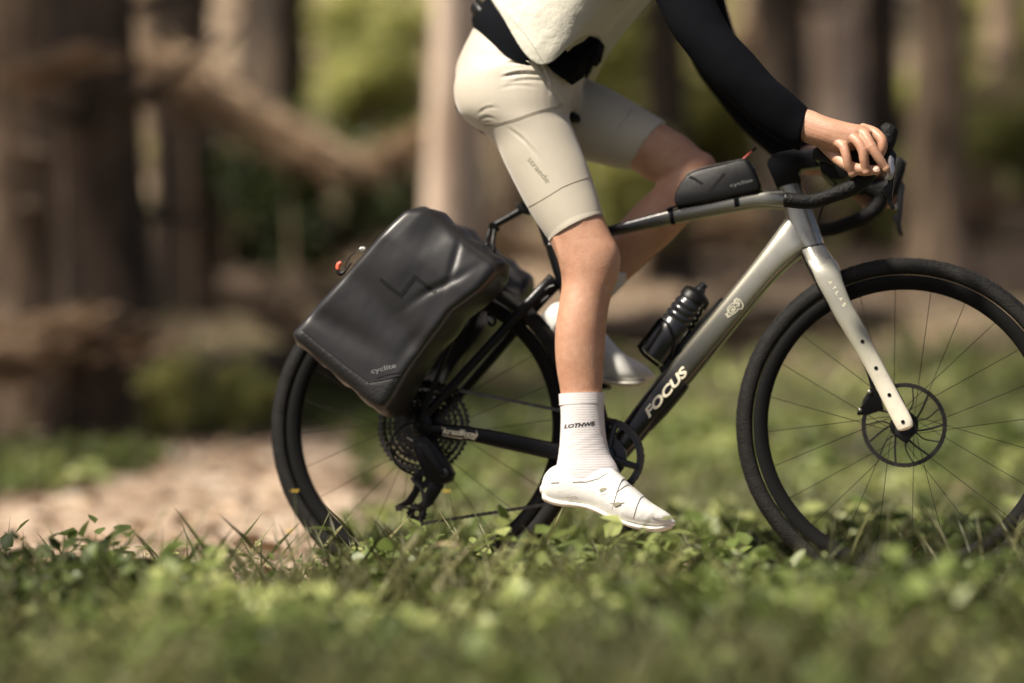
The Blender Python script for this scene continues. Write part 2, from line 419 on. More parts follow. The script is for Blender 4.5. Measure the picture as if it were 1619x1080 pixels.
for nm, val in (('trail', trail_mask(X, Y).ravel()), ('green', greenness(X, Y).ravel())):
    a_ = me.attributes.new(nm, 'FLOAT', 'POINT'); a_.data.foreach_set('value', val.astype(np.float32))
o = bpy.data.objects.new('forest_ground', me); C.objects.link(o); o['kind'] = 'structure'

# ---- small leaves and grass as stuff (numpy, one mesh each)
def leafmat(name, c1, c2, c3, trans=.35, rough=.45):
    m = bpy.data.materials.new(name); m.use_nodes = True; n = m.node_tree; b = n.nodes['Principled BSDF']; b.inputs['Roughness'].default_value = rough
    g = n.nodes.new('ShaderNodeAttribute'); g.attribute_name = 'tint'
    r = n.nodes.new('ShaderNodeValToRGB'); e = r.color_ramp.elements; e.new(.5)
    for el, (p_, c) in zip(e, ((0, c1), (.5, c2), (1, c3))): el.position = p_; el.color = (*c, 1)
    n.links.new(g.outputs['Fac'], r.inputs[0]); n.links.new(r.outputs[0], b.inputs['Base Color'])
    tr = n.nodes.new('ShaderNodeBsdfTranslucent'); mx = n.nodes.new('ShaderNodeMixShader'); mx.inputs[0].default_value = trans
    n.links.new(r.outputs[0], tr.inputs[0]); n.links.new(b.outputs[0], mx.inputs[1]); n.links.new(tr.outputs[0], mx.inputs[2]); n.links.new(mx.outputs[0], n.nodes['Material Output'].inputs[0])
    return m
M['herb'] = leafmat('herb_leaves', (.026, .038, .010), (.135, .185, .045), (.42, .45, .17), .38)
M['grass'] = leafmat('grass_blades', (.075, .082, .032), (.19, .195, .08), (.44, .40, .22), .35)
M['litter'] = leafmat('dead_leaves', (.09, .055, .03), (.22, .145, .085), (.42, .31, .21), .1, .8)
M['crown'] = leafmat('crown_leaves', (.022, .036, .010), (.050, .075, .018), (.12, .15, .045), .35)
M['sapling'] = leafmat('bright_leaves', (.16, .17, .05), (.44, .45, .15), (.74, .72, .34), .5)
def leaves_mesh(name, cen, size, nrm, m, tint, aspect=.55, bend=.25, parent=None, kind=None, direc=None):
    """many leaves: pointed ovals of six vertices folded along the midrib"""
    N = len(cen); nrm = nrm/np.linalg.norm(nrm, axis=1)[:, None]
    d = rng.normal(size=(N, 3)) if direc is None else direc
    d = d-nrm*(d*nrm).sum(1)[:, None]; d /= np.linalg.norm(d, axis=1)[:, None]; s = np.cross(nrm, d)
    size = size[:, None]; L = size*d; Wd = size*aspect*.5*s; dn = -nrm*size*bend
    v = np.stack([cen, cen+.35*L+Wd+dn*.15+nrm*size*.1*aspect, cen+.75*L+Wd*.7+dn*.6+nrm*size*.07*aspect, cen+L+dn, cen+.75*L-Wd*.7+dn*.6+nrm*size*.07*aspect, cen+.35*L-Wd+dn*.15+nrm*size*.1*aspect, cen+.4*L+dn*.2-nrm*size*.08*aspect], 1).reshape(-1, 3)
    k = np.arange(N)[:, None]*7
    t = np.array([[0, 1, 6, 6], [1, 2, 3, 6], [0, 6, 5, 5], [6, 3, 4, 5]])
    loops = []; tri = (k+np.array([0, 6, 1])).tolist()+(k+np.array([0, 5, 6])).tolist()
    quad = (k+np.array([1, 6, 3, 2])).tolist()+(k+np.array([6, 5, 4, 3])).tolist()
    me = bpy.data.meshes.new(name)
    me.vertices.add(len(v)); me.vertices.foreach_set('co', v.ravel())
    nt3, nq = len(tri), len(quad); li = np.concatenate([np.array(tri).ravel(), np.array(quad).ravel()]).astype(np.int32)
    me.loops.add(len(li)); me.loops.foreach_set('vertex_index', li)
    me.polygons.add(nt3+nq); st = np.concatenate([np.arange(nt3)*3, nt3*3+np.arange(nq)*4]).astype(np.int32)
    me.polygons.foreach_set('loop_start', st)
    me.update(calc_edges=True); me.polygons.foreach_set('use_smooth', [True]*(nt3+nq))
    a_ = me.attributes.new('tint', 'FLOAT', 'POINT'); a_.data.foreach_set('value', np.repeat(tint, 7).astype(np.float32))
    me.materials.append(m)
    o = bpy.data.objects.new(name, me); C.objects.link(o)
    if parent is not None: o.parent = parent
    if kind: o['kind'] = kind
    return o
def herb_field(name, N, xr, yr, hmax, size, dens_fn, up=.8, per=7, m='herb'):
    x = rng.uniform(*xr, N*3); y = rng.uniform(*yr, N*3); keep = rng.random(N*3) < dens_fn(x, y); x, y = x[keep][:N], y[keep][:N]
    n_ = len(x); H = hmax(x, y)*rng.uniform(.45, 1.15, n_)
    cx = np.repeat(x, per); cy = np.repeat(y, per); k = np.tile(np.arange(per), n_)/(per-1); Hh = np.repeat(H, per)
    ang = rng.uniform(0, 2*np.pi, n_*per); out = rng.uniform(0, 1, n_*per)*.35*Hh
    cen = np.c_[cx+np.cos(ang)*out*.5, cy+np.sin(ang)*out*.5, hgt(cx, cy)+Hh*(.2+.8*k)*rng.uniform(.7, 1.05, n_*per)]
    direc = np.c_[np.cos(ang), np.sin(ang), rng.uniform(-.4, .5, n_*per)]
    nrm = np.c_[-np.cos(ang)*.5, -np.sin(ang)*.5, np.full(n_*per, up)]+rng.normal(size=(n_*per, 3))*.35
    sa_ = rng.uniform(0, 2*np.pi, n_); leaves_mesh(name+'_stems', np.c_[x, y, hgt(x, y)-.01], H*1.02, np.c_[np.cos(sa_), np.sin(sa_), np.zeros(n_)], M['grass'], np.full(n_, .2), direc=np.c_[rng.normal(size=(n_, 2))*.12, np.ones(n_)], kind='stuff', aspect=.03, bend=.05)
    tint = np.clip(np.repeat(.40+.10*np.clip(x, -1.5, 2)+.60*nz(x, y, 2.2, 9)+rng.normal(size=n_)*.16, per)+.25*(k-.5)+rng.normal(size=n_*per)*.1, 0, 1)  # broad tint patches, lighter to the right, stand for sun and shade
    return leaves_mesh(name, cen, rng.uniform(*size, n_*per), nrm, M[m], tint, direc=direc, kind='stuff', aspect=.62)
# verge between the camera and the trail: a dense low carpet of herbs
fgd = lambda x, y: np.clip(.45+1.25*nz(x, y, 2.6, 5), 0.0, 1)*(1-trail_mask(x, y))
herb_field('foreground_herbs', 8600, (-1.9, 3.3), (-2.6, -.42), lambda x, y: .125+.065*nz(x, y, 2.6, 6)+.06*np.clip(nz(x, y, 1.1, 2), 0, 1), (.022, .062), fgd)
herb_field('verge_herbs', 6500, (-3.5, 4.5), (.5, 7.0), lambda x, y: .09+.03*nz(x, y, 1.2, 3), (.03, .07), lambda x, y: np.clip(.62+.7*nz(x, y, 1.1, 8), 0, 1)*np.clip((7.2-y)/1.5, 0, 1)*(1-trail_mask(x, y)))
herb_field('foreground_clover', 7000, (-1.9, 3.3), (-2.4, -.36), lambda x, y: .13+.06*nz(x, y, 3.2, 1), (.010, .026), lambda x, y: np.clip(.4+1.1*nz(x, y, 2.4, 13), 0.0, 1)*(1-trail_mask(x, y)), per=8)
def grass(name, N, xr, yr, h, dens_fn, asp=.03):
    x = rng.uniform(*xr, N*3); y = rng.uniform(*yr, N*3); keep = rng.random(N*3) < dens_fn(x, y); x, y = x[keep][:N], y[keep][:N]; n_ = len(x)
    a = rng.uniform(0, 2*np.pi, n_); H = rng.uniform(.3, 1.1, n_)*h
    cen = np.c_[x, y, hgt(x, y)-.005]; lean = rng.uniform(.15, .8, n_)
    direc = np.c_[np.cos(a)*lean, np.sin(a)*lean, np.ones(n_)]
    nrm = np.c_[np.cos(a), np.sin(a), -lean*.2]
    tint = np.clip(.4+.35*nz(x, y, 1.5, 4)+rng.normal(size=n_)*.22, 0, 1)
    return leaves_mesh(name, cen, H, -nrm, M['grass'], tint, aspect=asp, bend=.55, direc=direc, kind='stuff')
grass('verge_grass', 26000, (-3.5, 5.5), (.35, 7.5), .15, lambda x, y: np.clip(.6+.6*nz(x, y, .9, 7), 0, 1)*(1-trail_mask(x, y)*.97))
grass('foreground_grass', 9000, (-1.9, 3.3), (-2.6, -.38), .22, lambda x, y: np.clip((1.2*x+.5)-y*.7-.25, .03, 1)*np.clip(.5+.6*nz(x, y, 1.4, 3), 0, 1)*(1-trail_mask(x, y)), asp=.019)
# dead leaves and twigs on the ground
N = 14000; x = rng.uniform(-7, 8, N); y = rng.uniform(-3, 17, N)
leaves_mesh('leaf_litter', np.c_[x, y, hgt(x, y)+rng.uniform(.004, .03, N)], rng.uniform(.04, .11, N), np.c_[rng.normal(size=(N, 2))*.45, np.ones(N)], M['litter'], np.clip(rng.normal(size=N)*.25+.5, 0, 1), kind='stuff')

# ================================================================ TREES
M['bark_dark'] = mat('dark_bark', (.075, .052, .035), .95, col2=(.010, .007, .004), vscale=5.5, bump=1.0, bscale=30, stretch=(1, 1, .3))
M['bark_brown'] = mat('brown_bark', (.36, .265, .18), .95, col2=(.045, .030, .018), vscale=5.5, bump=1.0, bscale=30, stretch=(1, 1, .3))
M['bark_pale'] = mat('pale_bark', (.74, .60, .48), .9, col2=(.30, .21, .15), vscale=4, bump=.8, bscale=20, stretch=(1, 1, .3))
M['deadwood'] = mat('weathered_wood', (.42, .31, .21), .9, col2=(.20, .14, .09), vscale=8, bump=.7, bscale=24)
def trunk_vf(r, h, lean=(0, 0), seed=0, flare=1.5, n=20, m=26):
    rings = []
    for i in range(m):
        t = i/(m-1); z = h*t**1.2; rr = r*(1-.55*t)*(1+(flare-1)*math.exp(-z/(.28)))
        th = np.arange(n)/n*2*np.pi
        k = 1+.07*np.sin(3*th+seed+z*.6)+.05*np.sin(7*th+seed*2+z*1.7)+.10*math.exp(-z/.2)*np.sin(5*th+seed)
        cx = lean[0]*z+.04*math.sin(z*.9+seed); cy = lean[1]*z+.04*math.cos(z*.7+seed)
        rings.append(np.c_[cx+np.cos(th)*rr*k, cy+np.sin(th)*rr*k, np.full(n, z-.12)])
    return skinrings(rings)
def crown_mesh(name, N, rad, flat, sz, m, seed):
    g = np.random.default_rng(seed)
    nb = 14; bc = g.normal(size=(nb, 3)); bc /= np.linalg.norm(bc, axis=1)[:, None]; bc *= rad*g.uniform(.35, .8, nb)[:, None]
    i = g.integers(0, nb, N); p = g.normal(size=(N, 3)); p /= np.linalg.norm(p, axis=1)[:, None]
    p = bc[i]+p*(g.uniform(0, 1, N)**.45)[:, None]*rad*g.uniform(.3, .48, nb)[i][:, None]; p[:, 2] *= flat
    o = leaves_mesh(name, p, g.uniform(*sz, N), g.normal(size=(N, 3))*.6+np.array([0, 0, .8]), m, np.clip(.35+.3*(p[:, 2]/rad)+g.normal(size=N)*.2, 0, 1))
    me = o.data; bpy.data.objects.remove(o); return me
CROWNS = [crown_mesh('crown', 5200, 2.3, .75, (.10, .20), M['crown'], k) for k in (1, 2, 3)]
def tree(px, wpx, d, bark, label, lean=(0, 0), h=15, crown=True, seed=0, branches=5, name='forest_tree', cz=None, cs=1.0):
    x, y = G(px, d); z = float(hgt(x, y)); rt = root(name, label, 'tree', (x, y, z), 'trees standing in the wood', lean=False)
    r = wpx/FPX*d/2
    g = random.Random(seed)
    v, f = trunk_vf(r, h, lean, seed); tr = mk('trunk', (v+np.array([x, y, z]), f), M[bark], rt)
    for k in range(branches):
        zz = g.uniform(.9, 3.8); a = g.uniform(0, 6.28); L = g.uniform(.35, 1.1); o_ = np.array([x+lean[0]*zz, y+lean[1]*zz, z+zz])
        dd = np.array([math.cos(a), math.sin(a), g.uniform(-.25, .35)])
        mk('branch', tube([o_, o_+dd*L*.5+[0, 0, -.02], o_+dd*L+[0, 0, g.uniform(-.15, .1)]], [r*.16+.008, r*.10+.005, .004], 6, 3), M[bark], rt)
    if crown:
        me = CROWNS[seed % 3]; c = bpy.data.objects.new('crown', me); C.objects.link(c); c.parent = rt
        c.location = (lean[0]*h*.7, lean[1]*h*.7, (cz or 12.5)); c.rotation_euler = (0, 0, seed*1.3); c.scale = (1.15*cs, 1.15*cs, 1.0*cs)
    return rt
TREES = [
 (30, 120, 10.5, 'bark_brown', 'brown trunk cut off by the left edge of the photo, lit low down', (-.01, 0), 12),
 (165, 150, 10.0, 'bark_dark', 'thick near black trunk second from the left edge, standing beside the trail', (.0, 0), 16),
 (300, 95, 13.5, 'bark_dark', 'dark trunk behind the leaning dead log at the left', (.02, 0), 14),
 (450, 120, 16, 'bark_dark', 'dark trunk left of the bright green leaves, above the pannier', (-.01, 0), 12),
 (722, 92, 12.0, 'bark_pale', 'pale sunlit trunk directly behind the rider\'s hips', (.004, 0), 1),
 (800, 60, 15, 'bark_brown', 'brown trunk showing below the thigh beside the pale trunk', (0, 0), 3),
 (1048, 72, 14, 'bark_dark', 'slender black trunk between the rider\'s belly and black sleeve', (0, 0), 5),
 (1245, 90, 15, 'bark_dark', 'dark trunk above the rider\'s wrist', (-.015, 0), 5),
 (1335, 78, 17, 'bark_pale', 'pale trunk high above the handlebar hoods', (.0, 0), 2),
 (1412, 64, 15, 'bark_dark', 'dark trunk just right of the pale trunk above the handlebar', (.0, 0), 4),
 (1492, 86, 13, 'bark_brown', 'brown trunk rising behind the front wheel at the right', (.01, 0), 5),
 (1590, 60, 19, 'bark_brown', 'thin brown trunk at the right edge of the photo', (.0, 0), 3),
]
for i, (px, wp, d, bk, lb, ln, br) in enumerate(TREES):
    tree(px, wp, d, bk, lb, ln, seed=i+1, branches=br, cz=9.0, crown=i in (1, 2))
FAR = [(-60, 70, 19), (90, 50, 21), (235, 60, 22), (395, 55, 24), (560, 40, 27), (640, 46, 22), (870, 50, 25), (960, 40, 29), (1130, 52, 26), (1185, 40, 21), (1290, 44, 27), (1385, 40, 24), (1550, 50, 25), (1670, 60, 22)]
FL = ['slim far trunk just outside the left edge of the photo', 'slim far trunk between the two leftmost big trunks', 'slim far trunk right of the near black trunk at the left', 'slim far trunk just left of the dark trunk above the pannier', 'slim far trunk behind the bright green sapling', 'slim far trunk touching the left side of the pale trunk', 'slim far trunk hidden behind the rider\'s thigh', 'slim far trunk left of the slender black trunk by the belly', 'slim far trunk under the rider\'s upper sleeve', 'slim far trunk under the rider\'s forearm', 'slim far trunk between the dark trunk above the wrist and the pale trunk', 'slim far trunk directly right of the high pale trunk', 'slim far trunk right of the brown trunk behind the front wheel', 'slim far trunk just outside the right edge of the photo']
for i, (px, wp, d) in enumerate(FAR):
    t_ = tree(px, wp, d, ('bark_brown', 'bark_dark', 'bark_brown')[i % 3], 'one of the slim trunks blurred far back in the wood', (rnd.uniform(-.03, .03), 0), seed=40+i, branches=3, name='distant_tree', h=15, cz=11, crown=i in (1, 3, 6, 9, 12))
    t_['group'] = 'slim trunks far back in the wood'; t_['label'] = FL[i]
# unseen trees added just outside the frame so their crowns shade the wood
SH = [(-6.6, 1.0, 8.0, .9), (-8.6, 4.2, 8.8, 1.0), (-11, 7.5, 8, 1.3), (3.4, 6.4, 9.0, .6), (-3.6, -4.2, 4.4, .62)]
for i, (x, y, h, cs) in enumerate(SH):
    z = float(hgt(x, y)); rt = root('shade_tree', ('broad tree standing outside the photo at its left', 'second broad tree outside the photo at its left, further back', 'far broad tree outside the left edge', 'broad tree outside the right edge of the photo', 'small tree behind the camera')[i], 'tree', (x, y, z), 'trees around the trail outside the photo', lean=False)
    v, f = trunk_vf(.17, h+1.5, (0, 0), i+70); mk('trunk', (v+np.array([x, y, z]), f), M['bark_brown'], rt)
    c = bpy.data.objects.new('crown', CROWNS[i % 3]); C.objects.link(c); c.parent = rt; c.location = (0, 0, h); c.rotation_euler = (0, 0, i*1.9); c.scale = (cs*1.1, cs*1.1, cs*.8)
# dead logs
def log(name, a, b_, r0, r1, label, bark='deadwood', stubs=3, seed=0):
    a = np.array(a); b_ = np.array(b_); rt = root(name, label, 'log', a, lean=False); g = random.Random(seed)
    pts = [a+(b_-a)*t+np.array([0, 0, .03*math.sin(t*7+seed)]) for t in np.linspace(0, 1, 12)]
    v, f = tube(pts, np.linspace(r0, r1, 12)*(1+.08*np.sin(np.arange(12)*2.3+seed)), 14, 3)
    mk('log_trunk', (v+rng.normal(size=v.shape)*r0*.03, f), M[bark], rt)
    for k in range(stubs):
        t = g.uniform(.15, .9); o_ = a+(b_-a)*t; dd = np.array([g.uniform(-.4, .4), -.4, g.uniform(.3, 1)])*g.uniform(.2, .5)
        mk('branch_stub', tube([o_, o_+dd*.6, o_+dd], [r0*.3, r0*.2, .006], 6, 2), M[bark], rt)
def W(px, py, d):
    v = fw + RT*((px-W0/2)/FPX) - UP*((py-H0/2)/FPX); return CAM+v*d
log('fallen_log', W(190, 66, 12.5), W(960, 452, 13.4), .050, .085, 'pale dead trunk leaning diagonally across the dark trunks at upper left', seed=1)
log('fallen_log', W(370, 455, 11.5), W(520, 560, 11.2), .06, .045, 'short tan broken log slanting down beside the pannier', seed=2)
log('fallen_log', W(930, 520, 11.6), W(1420, 500, 12.0), .09, .075, 'dark fallen log lying across the slope behind the down tube and front wheel', 'bark_dark', seed=3)
log('fallen_log', W(1500, 478, 12.5), W(1720, 470, 12.5), .07, .06, 'dark fallen log at the right edge behind the top of the front wheel', 'bark_dark', seed=4)
log('fallen_log', W(330, 590, 10.6), W(700, 575, 10.9), .10, .09, 'black fallen log in the shade behind the rear wheel', 'bark_dark', seed=5)
# saplings and bushes with bright leaves
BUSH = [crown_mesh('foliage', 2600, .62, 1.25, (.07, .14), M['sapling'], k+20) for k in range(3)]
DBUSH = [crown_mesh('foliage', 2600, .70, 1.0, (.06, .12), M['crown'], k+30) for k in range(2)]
BL = [
 (585, 60, 15, .75, 'b', 'tall bright yellow-green sapling between the dark trunks and the pale trunk'),
 (590, 165, 14.6, .62, 'b', 'lower bright green sapling just left of the pale trunk'),
 (965, 130, 17, .95, 'b', 'yellow-green sapling seen between belly and far thigh'),
 (985, 40, 20, 1.0, 'b', 'sapling with light leaves behind the front of the vest'),
 (1120, 215, 16, .8, 'b', 'light green bush seen under the black sleeve above the top tube bag'),
 (930, 290, 16, .6, 'b', 'small light bush in the gap between the two thighs'),
 (1120, 60, 22, 1.0, 'b', 'pale leafed sapling right of the slender black trunk'),
 (1580, 330, 17, 1.0, 'b', 'yellowish bush at the right edge above the front wheel'),
 (1400, 330, 15, .7, 'b', 'light bush low between the hoods and the front tyre'),
 (1180, 60, 26, 1.2, 'b', 'far yellow-green sapling above the rider\'s forearm'),
 (700, 420, 14, .5, 'b', 'low light bush just above the far pannier'),
 (1010, 300, 13.5, .5, 'b', 'low yellow-green bush behind the far knee'),
 (1560, 60, 21, 1.1, 'b', 'light green sapling in the upper right corner'),
 (1470, 250, 21, .8, 'b', 'dull yellow bush behind the brown trunk at the right'),
 (500, 330, 13.5, .8, 'd', 'dark green bush left of the pannier'),
 (380, 300, 15.5, .9, 'd', 'dark bush under the leaning dead trunk'),
 (620, 300, 13.2, .6, 'd', 'green bush just above the pannier'),
 (1160, 330, 17, .9, 'd', 'dark bush behind the head of the bicycle frame'),
 (860, 330, 18, .9, 'd', 'dark bush behind the seat post'),
 (60, 300, 15, 1.0, 'd', 'dark bush between the two leftmost trunks'),
 (270, 625, 9.6, .24, 'b', 'small light green plant at the foot of the dark trunk'),
 (385, 628, 9.8, .26, 'b', 'small light plant left of the rear wheel'),
]
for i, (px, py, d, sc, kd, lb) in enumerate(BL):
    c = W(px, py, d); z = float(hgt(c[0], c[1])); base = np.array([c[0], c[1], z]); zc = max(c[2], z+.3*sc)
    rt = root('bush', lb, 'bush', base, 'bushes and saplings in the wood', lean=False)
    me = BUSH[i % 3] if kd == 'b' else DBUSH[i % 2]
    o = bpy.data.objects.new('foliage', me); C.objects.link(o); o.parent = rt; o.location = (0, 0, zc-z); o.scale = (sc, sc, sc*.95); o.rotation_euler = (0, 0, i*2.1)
    mk('stem', tube([base-[0, 0, .05], base+[.03, 0, (zc-z)*.5], base+[0, .02, zc-z]], [.03*sc, .022*sc, .010*sc], 7, 4), M['bark_brown'], rt)
M['dryleaf'] = leafmat('dry_tan_foliage', (.16, .10, .06), (.42, .30, .19), (.70, .56, .40), .3, .8)
DRY = [crown_mesh('foliage', 900, .55, 1.1, (.06, .13), M['dryleaf'], k+50) for k in range(2)]
for i, (px, py, d, sc, lb) in enumerate([(88, 108, 9.6, .26, 'pale dry spray of dead leaves in front of the leftmost trunk'), (290, 120, 11.4, .42, 'tan dry foliage caught on the leaning dead trunk'), (350, 175, 11.6, .36, 'lower tan dry foliage on the leaning dead trunk'), (450, 225, 12.2, .42, 'tan dry bush where the leaning trunk nears the pale trunk'), (30, 560, 9.6, .55, 'tan dry bush at the foot of the leftmost trunk'), (450, 500, 10.8, .34, 'tan dry bush just left of the pannier'), (640, 240, 13, .45, 'tan bush touching the left side of the pale trunk'), (1480, 420, 15, .7, 'tan dry bush above the top of the front tyre'), (1250, 420, 15.5, .6, 'tan dry bush behind the head tube'), (1090, 410, 15, .6, 'tan dry bush behind the far shin'), (1530, 180, 18, .8, 'tan foliage beside the brown trunk at upper right'), (1250, 60, 18, .8, 'tan foliage above the rider\'s forearm')]):
    c = W(px, py, d); z = float(hgt(c[0], c[1])); base = np.array([c[0], c[1], z]); zc = max(c[2], z+.3*sc)
    rt = root('dry_bush', lb, 'bush', base, 'dry tan bushes in the wood', lean=False)
    o = bpy.data.objects.new('foliage', DRY[i % 2]); C.objects.link(o); o.parent = rt; o.location = (0, 0, zc-z); o.scale = (sc*2.3, sc, sc*.62); o.rotation_euler = (0, .42 if i in (1, 2, 3, 5) else -.2, .2*math.sin(i*5))
    mk('stem', tube([base-[0, 0, .05], base+[.03, 0, (zc-z)*.5], base+[0, .02, zc-z]], [.02*sc, .016*sc, .008*sc], 7, 4), M['deadwood'], rt)
# undergrowth further back, one mass
N = 9000; x = rng.uniform(-16, 12, N); y = rng.uniform(9, 34, N); k = rng.random(N) < np.clip(.45+.9*nz(x, y, .55, 3), 0, 1); x, y = x[k], y[k]; N = len(x)
leaves_mesh('undergrowth', np.c_[x, y, hgt(x, y)+rng.uniform(.0, 1, N)**1.5*(.5+.6*np.clip(nz(x, y, .8, 5), 0, 1))], rng.uniform(.10, .24, N), np.c_[rng.normal(size=(N, 2))*.5, np.ones(N)], M['sapling'], np.clip(.25+.4*nz(x, y, .6, 2)+rng.normal(size=N)*.2, 0, 1), kind='stuff')

#BIKE
# ================================================================ BICYCLE
RW, WB, RIM = .352, 1.0367, .285
AX = np.array([0, 0, RW]); FX = np.array([WB, 0, RW])
bike = root('bicycle', 'gravel bicycle with grey to black frame, cream fork and black wheels on the trail', 'bicycle', (0, 0, 0))
GREY = (.30, .30, .245); SIL = (.50, .49, .42); BLK = (.010, .010, .011); CRM = (.66, .62, .50)
a_, b_ = P(963, 724), P(1265, 370)
M['dt'] = gradmat('downtube_paint', (a_, b_), [(0, BLK), (.30, BLK), (.60, (.17, .165, .13)), (.85, (.40, .385, .32)), (1, SIL)])
M['tt'] = gradmat('toptube_paint', (P(966, 365), P(1240, 315)), [(0, BLK), (.25, (.03, .03, .03)), (.6, (.13, .13, .115)), (1, (.24, .235, .20))])
M['fork'] = gradmat('fork_paint', (P(1285, 392), P(1430, 675)), [(0, (.46, .45, .39)), (.3, (.26, .255, .21)), (.55, (.30, .29, .22)), (.8, CRM), (1, (.74, .69, .55))], metal=.25)
M['ht'] = gradmat('headtube_paint', (P(1248, 295), P(1285, 392)), [(0, (.20, .20, .17)), (.5, (.30, .295, .245)), (1, (.44, .43, .37))])
ELT = bpy.data.objects
frame = mk('frame', join(
    pair([(948, 712, 978, 737, 0, .036, 2.4), (975, 684, 1006, 708, 0, .032, 3), (1044, 593, 1077, 623, 0, .027, 3.2), (1125, 497, 1158, 525, 0, .026, 3.2), (1178, 433, 1211, 460, 0, .026, 3.2), (1205, 398, 1241, 428, 0, .027, 3), (1228, 367, 1266, 407, 0, .027, 3), (1243, 345, 1290, 390, 0, .024, 2.6)], 28, 7)), M['dt'], bike)
tt = mk('top_tube', join(
    pair([(868, 381, 872, 399, 0, .016), (966, 357, 970, 373, 0, .0165, 3), (1061, 331.5, 1064, 354, 0, .018, 3), (1119, 320, 1122, 342, 0, .019, 3), (1162, 311, 1165, 334, 0, .020, 3), (1196, 304.5, 1198, 329, 0, .021, 3), (1229, 300, 1237, 331, 0, .022, 3), (1250, 299, 1255, 331, 0, .018, 3)], 24, 6)), M['tt'], bike)
ht = mk('head_tube', join(
    pair([(1229, 299, 1266, 290, 0, .022, 2.6), (1236, 318, 1275, 310, 0, .022, 2.6), (1242, 342, 1286, 336, 0, .024, 2.6), (1246, 364, 1295, 360, 0, .026, 2.6), (1256, 384, 1300, 375, 0, .027, 2.6), (1266, 395.5, 1303, 386, 0, .028, 2.6)], 28, 5)), M['ht'], bike)
mk('headset_ring', join(pair([(1265, 395.5, 1304, 385.8, 0, .0285, 2.6), (1265.5, 397.3, 1304.5, 387.6, 0, .0285, 2.6)], 28, 0)), M['blackmetal'], bike)
st_ = mk('seat_tube', join(
    pair([(858, 368, 882, 362, 0, .0145), (868, 410, 893, 403, 0, .0165), (877, 440, 905, 434, 0, .018), (887, 470, 917, 463, 0, .018), (912, 590, 942, 583, 0, .017), (938, 705, 972, 700, 0, .022), (946, 735, 978, 730, 0, .026)], 20, 5)), M['carbon'], bike)
mk('seat_post', join(tube([P(818, 205), P(838, 290), P(870, 385)], .0136, 14, 4)), M['carbon'], bike)
mk('seat_clamp', pair([(857, 362, 883, 356, 0, .017), (860, 374, 886, 368, 0, .017)], 18, 0), M['blackmetal'], bike)
bb = mk('bottom_bracket', lathe(P(963, 724)+[0, -.046, 0], [0, 1, 0], [(0, .021), (.002, .024), (.09, .024), (.092, .021)], 28), M['carbon'], bike)
# stays
ss = pair([(868, 433, 884, 452, -.012, .010), (848, 454, 861, 469, -.028, .009), (806, 499, 818, 510, -.045, .0085), (744, 567, 755, 578, -.055, .008), (676, 642, 687, 652, -.062, .008), (655, 658, 672, 674, -.064, .008)], 14, 6)
mk('seat_stay', ss, M['carbon'], bike); mk('seat_stay', mirror(ss), M['carbon'], bike)
csy = pair([(658, 652, 667, 682, -.064, .007, 3), (676, 667, 675, 686, -.064, .008, 3), (709, 671, 708, 691, -.062, .009, 3), (755, 676, 752, 700, -.058, .010, 3), (820, 688, 815, 714, -.050, .011, 3), (884, 701, 880, 728, -.042, .012, 3), (955, 712, 950, 742, -.030, .013, 3)], 16, 5)
stay = mk('chain_stay', csy, M['carbon'], bike); mk('chain_stay', mirror(csy), M['carbon'], bike)
mk('dropout', prism([(655, 650), (672, 644), (682, 664), (684, 684), (672, 690), (658, 682)], -.072, -.062, .002), M['carbon'], bike)
mk('rack_mount', tube([P(876, 452, -.03), P(866, 456, -.03), P(845, 478, -.03), P(842, 484, -.03), P(850, 482, -.03), P(868, 468, -.03)], .0032, 8, 4), M['blackmetal'], bike)
# fork
crown = pair([(1266, 397.5, 1304.5, 388, 0, .028, 2.5), (1269, 404, 1310, 397, 0, .034, 2.5), (1274, 415, 1320, 412, 0, .045, 2.7), (1281, 428, 1327, 428, 0, .052, 2.8), (1286, 438, 1330, 438, 0, .054, 2.8)], 28, 4)
blade = [(1275, 413, 1321, 410, -.030, .014, 2.6), (1284, 430, 1329, 430, -.044, .012, 2.6), (1292, 448, 1335, 450, -.048, .0105, 2.6), (1308, 478, 1346, 478, -.050, .010, 2.6), (1324, 508, 1360, 505, -.052, .0095, 2.6), (1367, 580, 1394, 571, -.056, .009, 2.6), (1398, 640, 1424, 628, -.058, .0085, 2.6), (1413, 669, 1441, 660, -.060, .008, 2.6), (1419, 680, 1444, 672, -.060, .0075, 2.4)]
bl = pair(blade, 20, 6, dome=.006)
fork = mk('fork', join(crown, bl, mirror(bl)), M['fork'], bike)
fb = bvh(crown, bl)
for c in ((1363.5, 540), (1385, 582), (1406, 624.5), (1427.5, 667)):
    v, f = dot(c, 3.1); decal('fork_bolt', v, f, fb, M['blackmetal'], fork, .0012)
# mudded rear edge of the fork crown is bare carbon
mk('fork_guard', pair([(1266, 400, 1274, 399, 0, .030), (1276, 424, 1285, 424, -.02, .030), (1287, 446, 1295, 446, -.030, .022)], 12, 4), M['carbon'], fork)
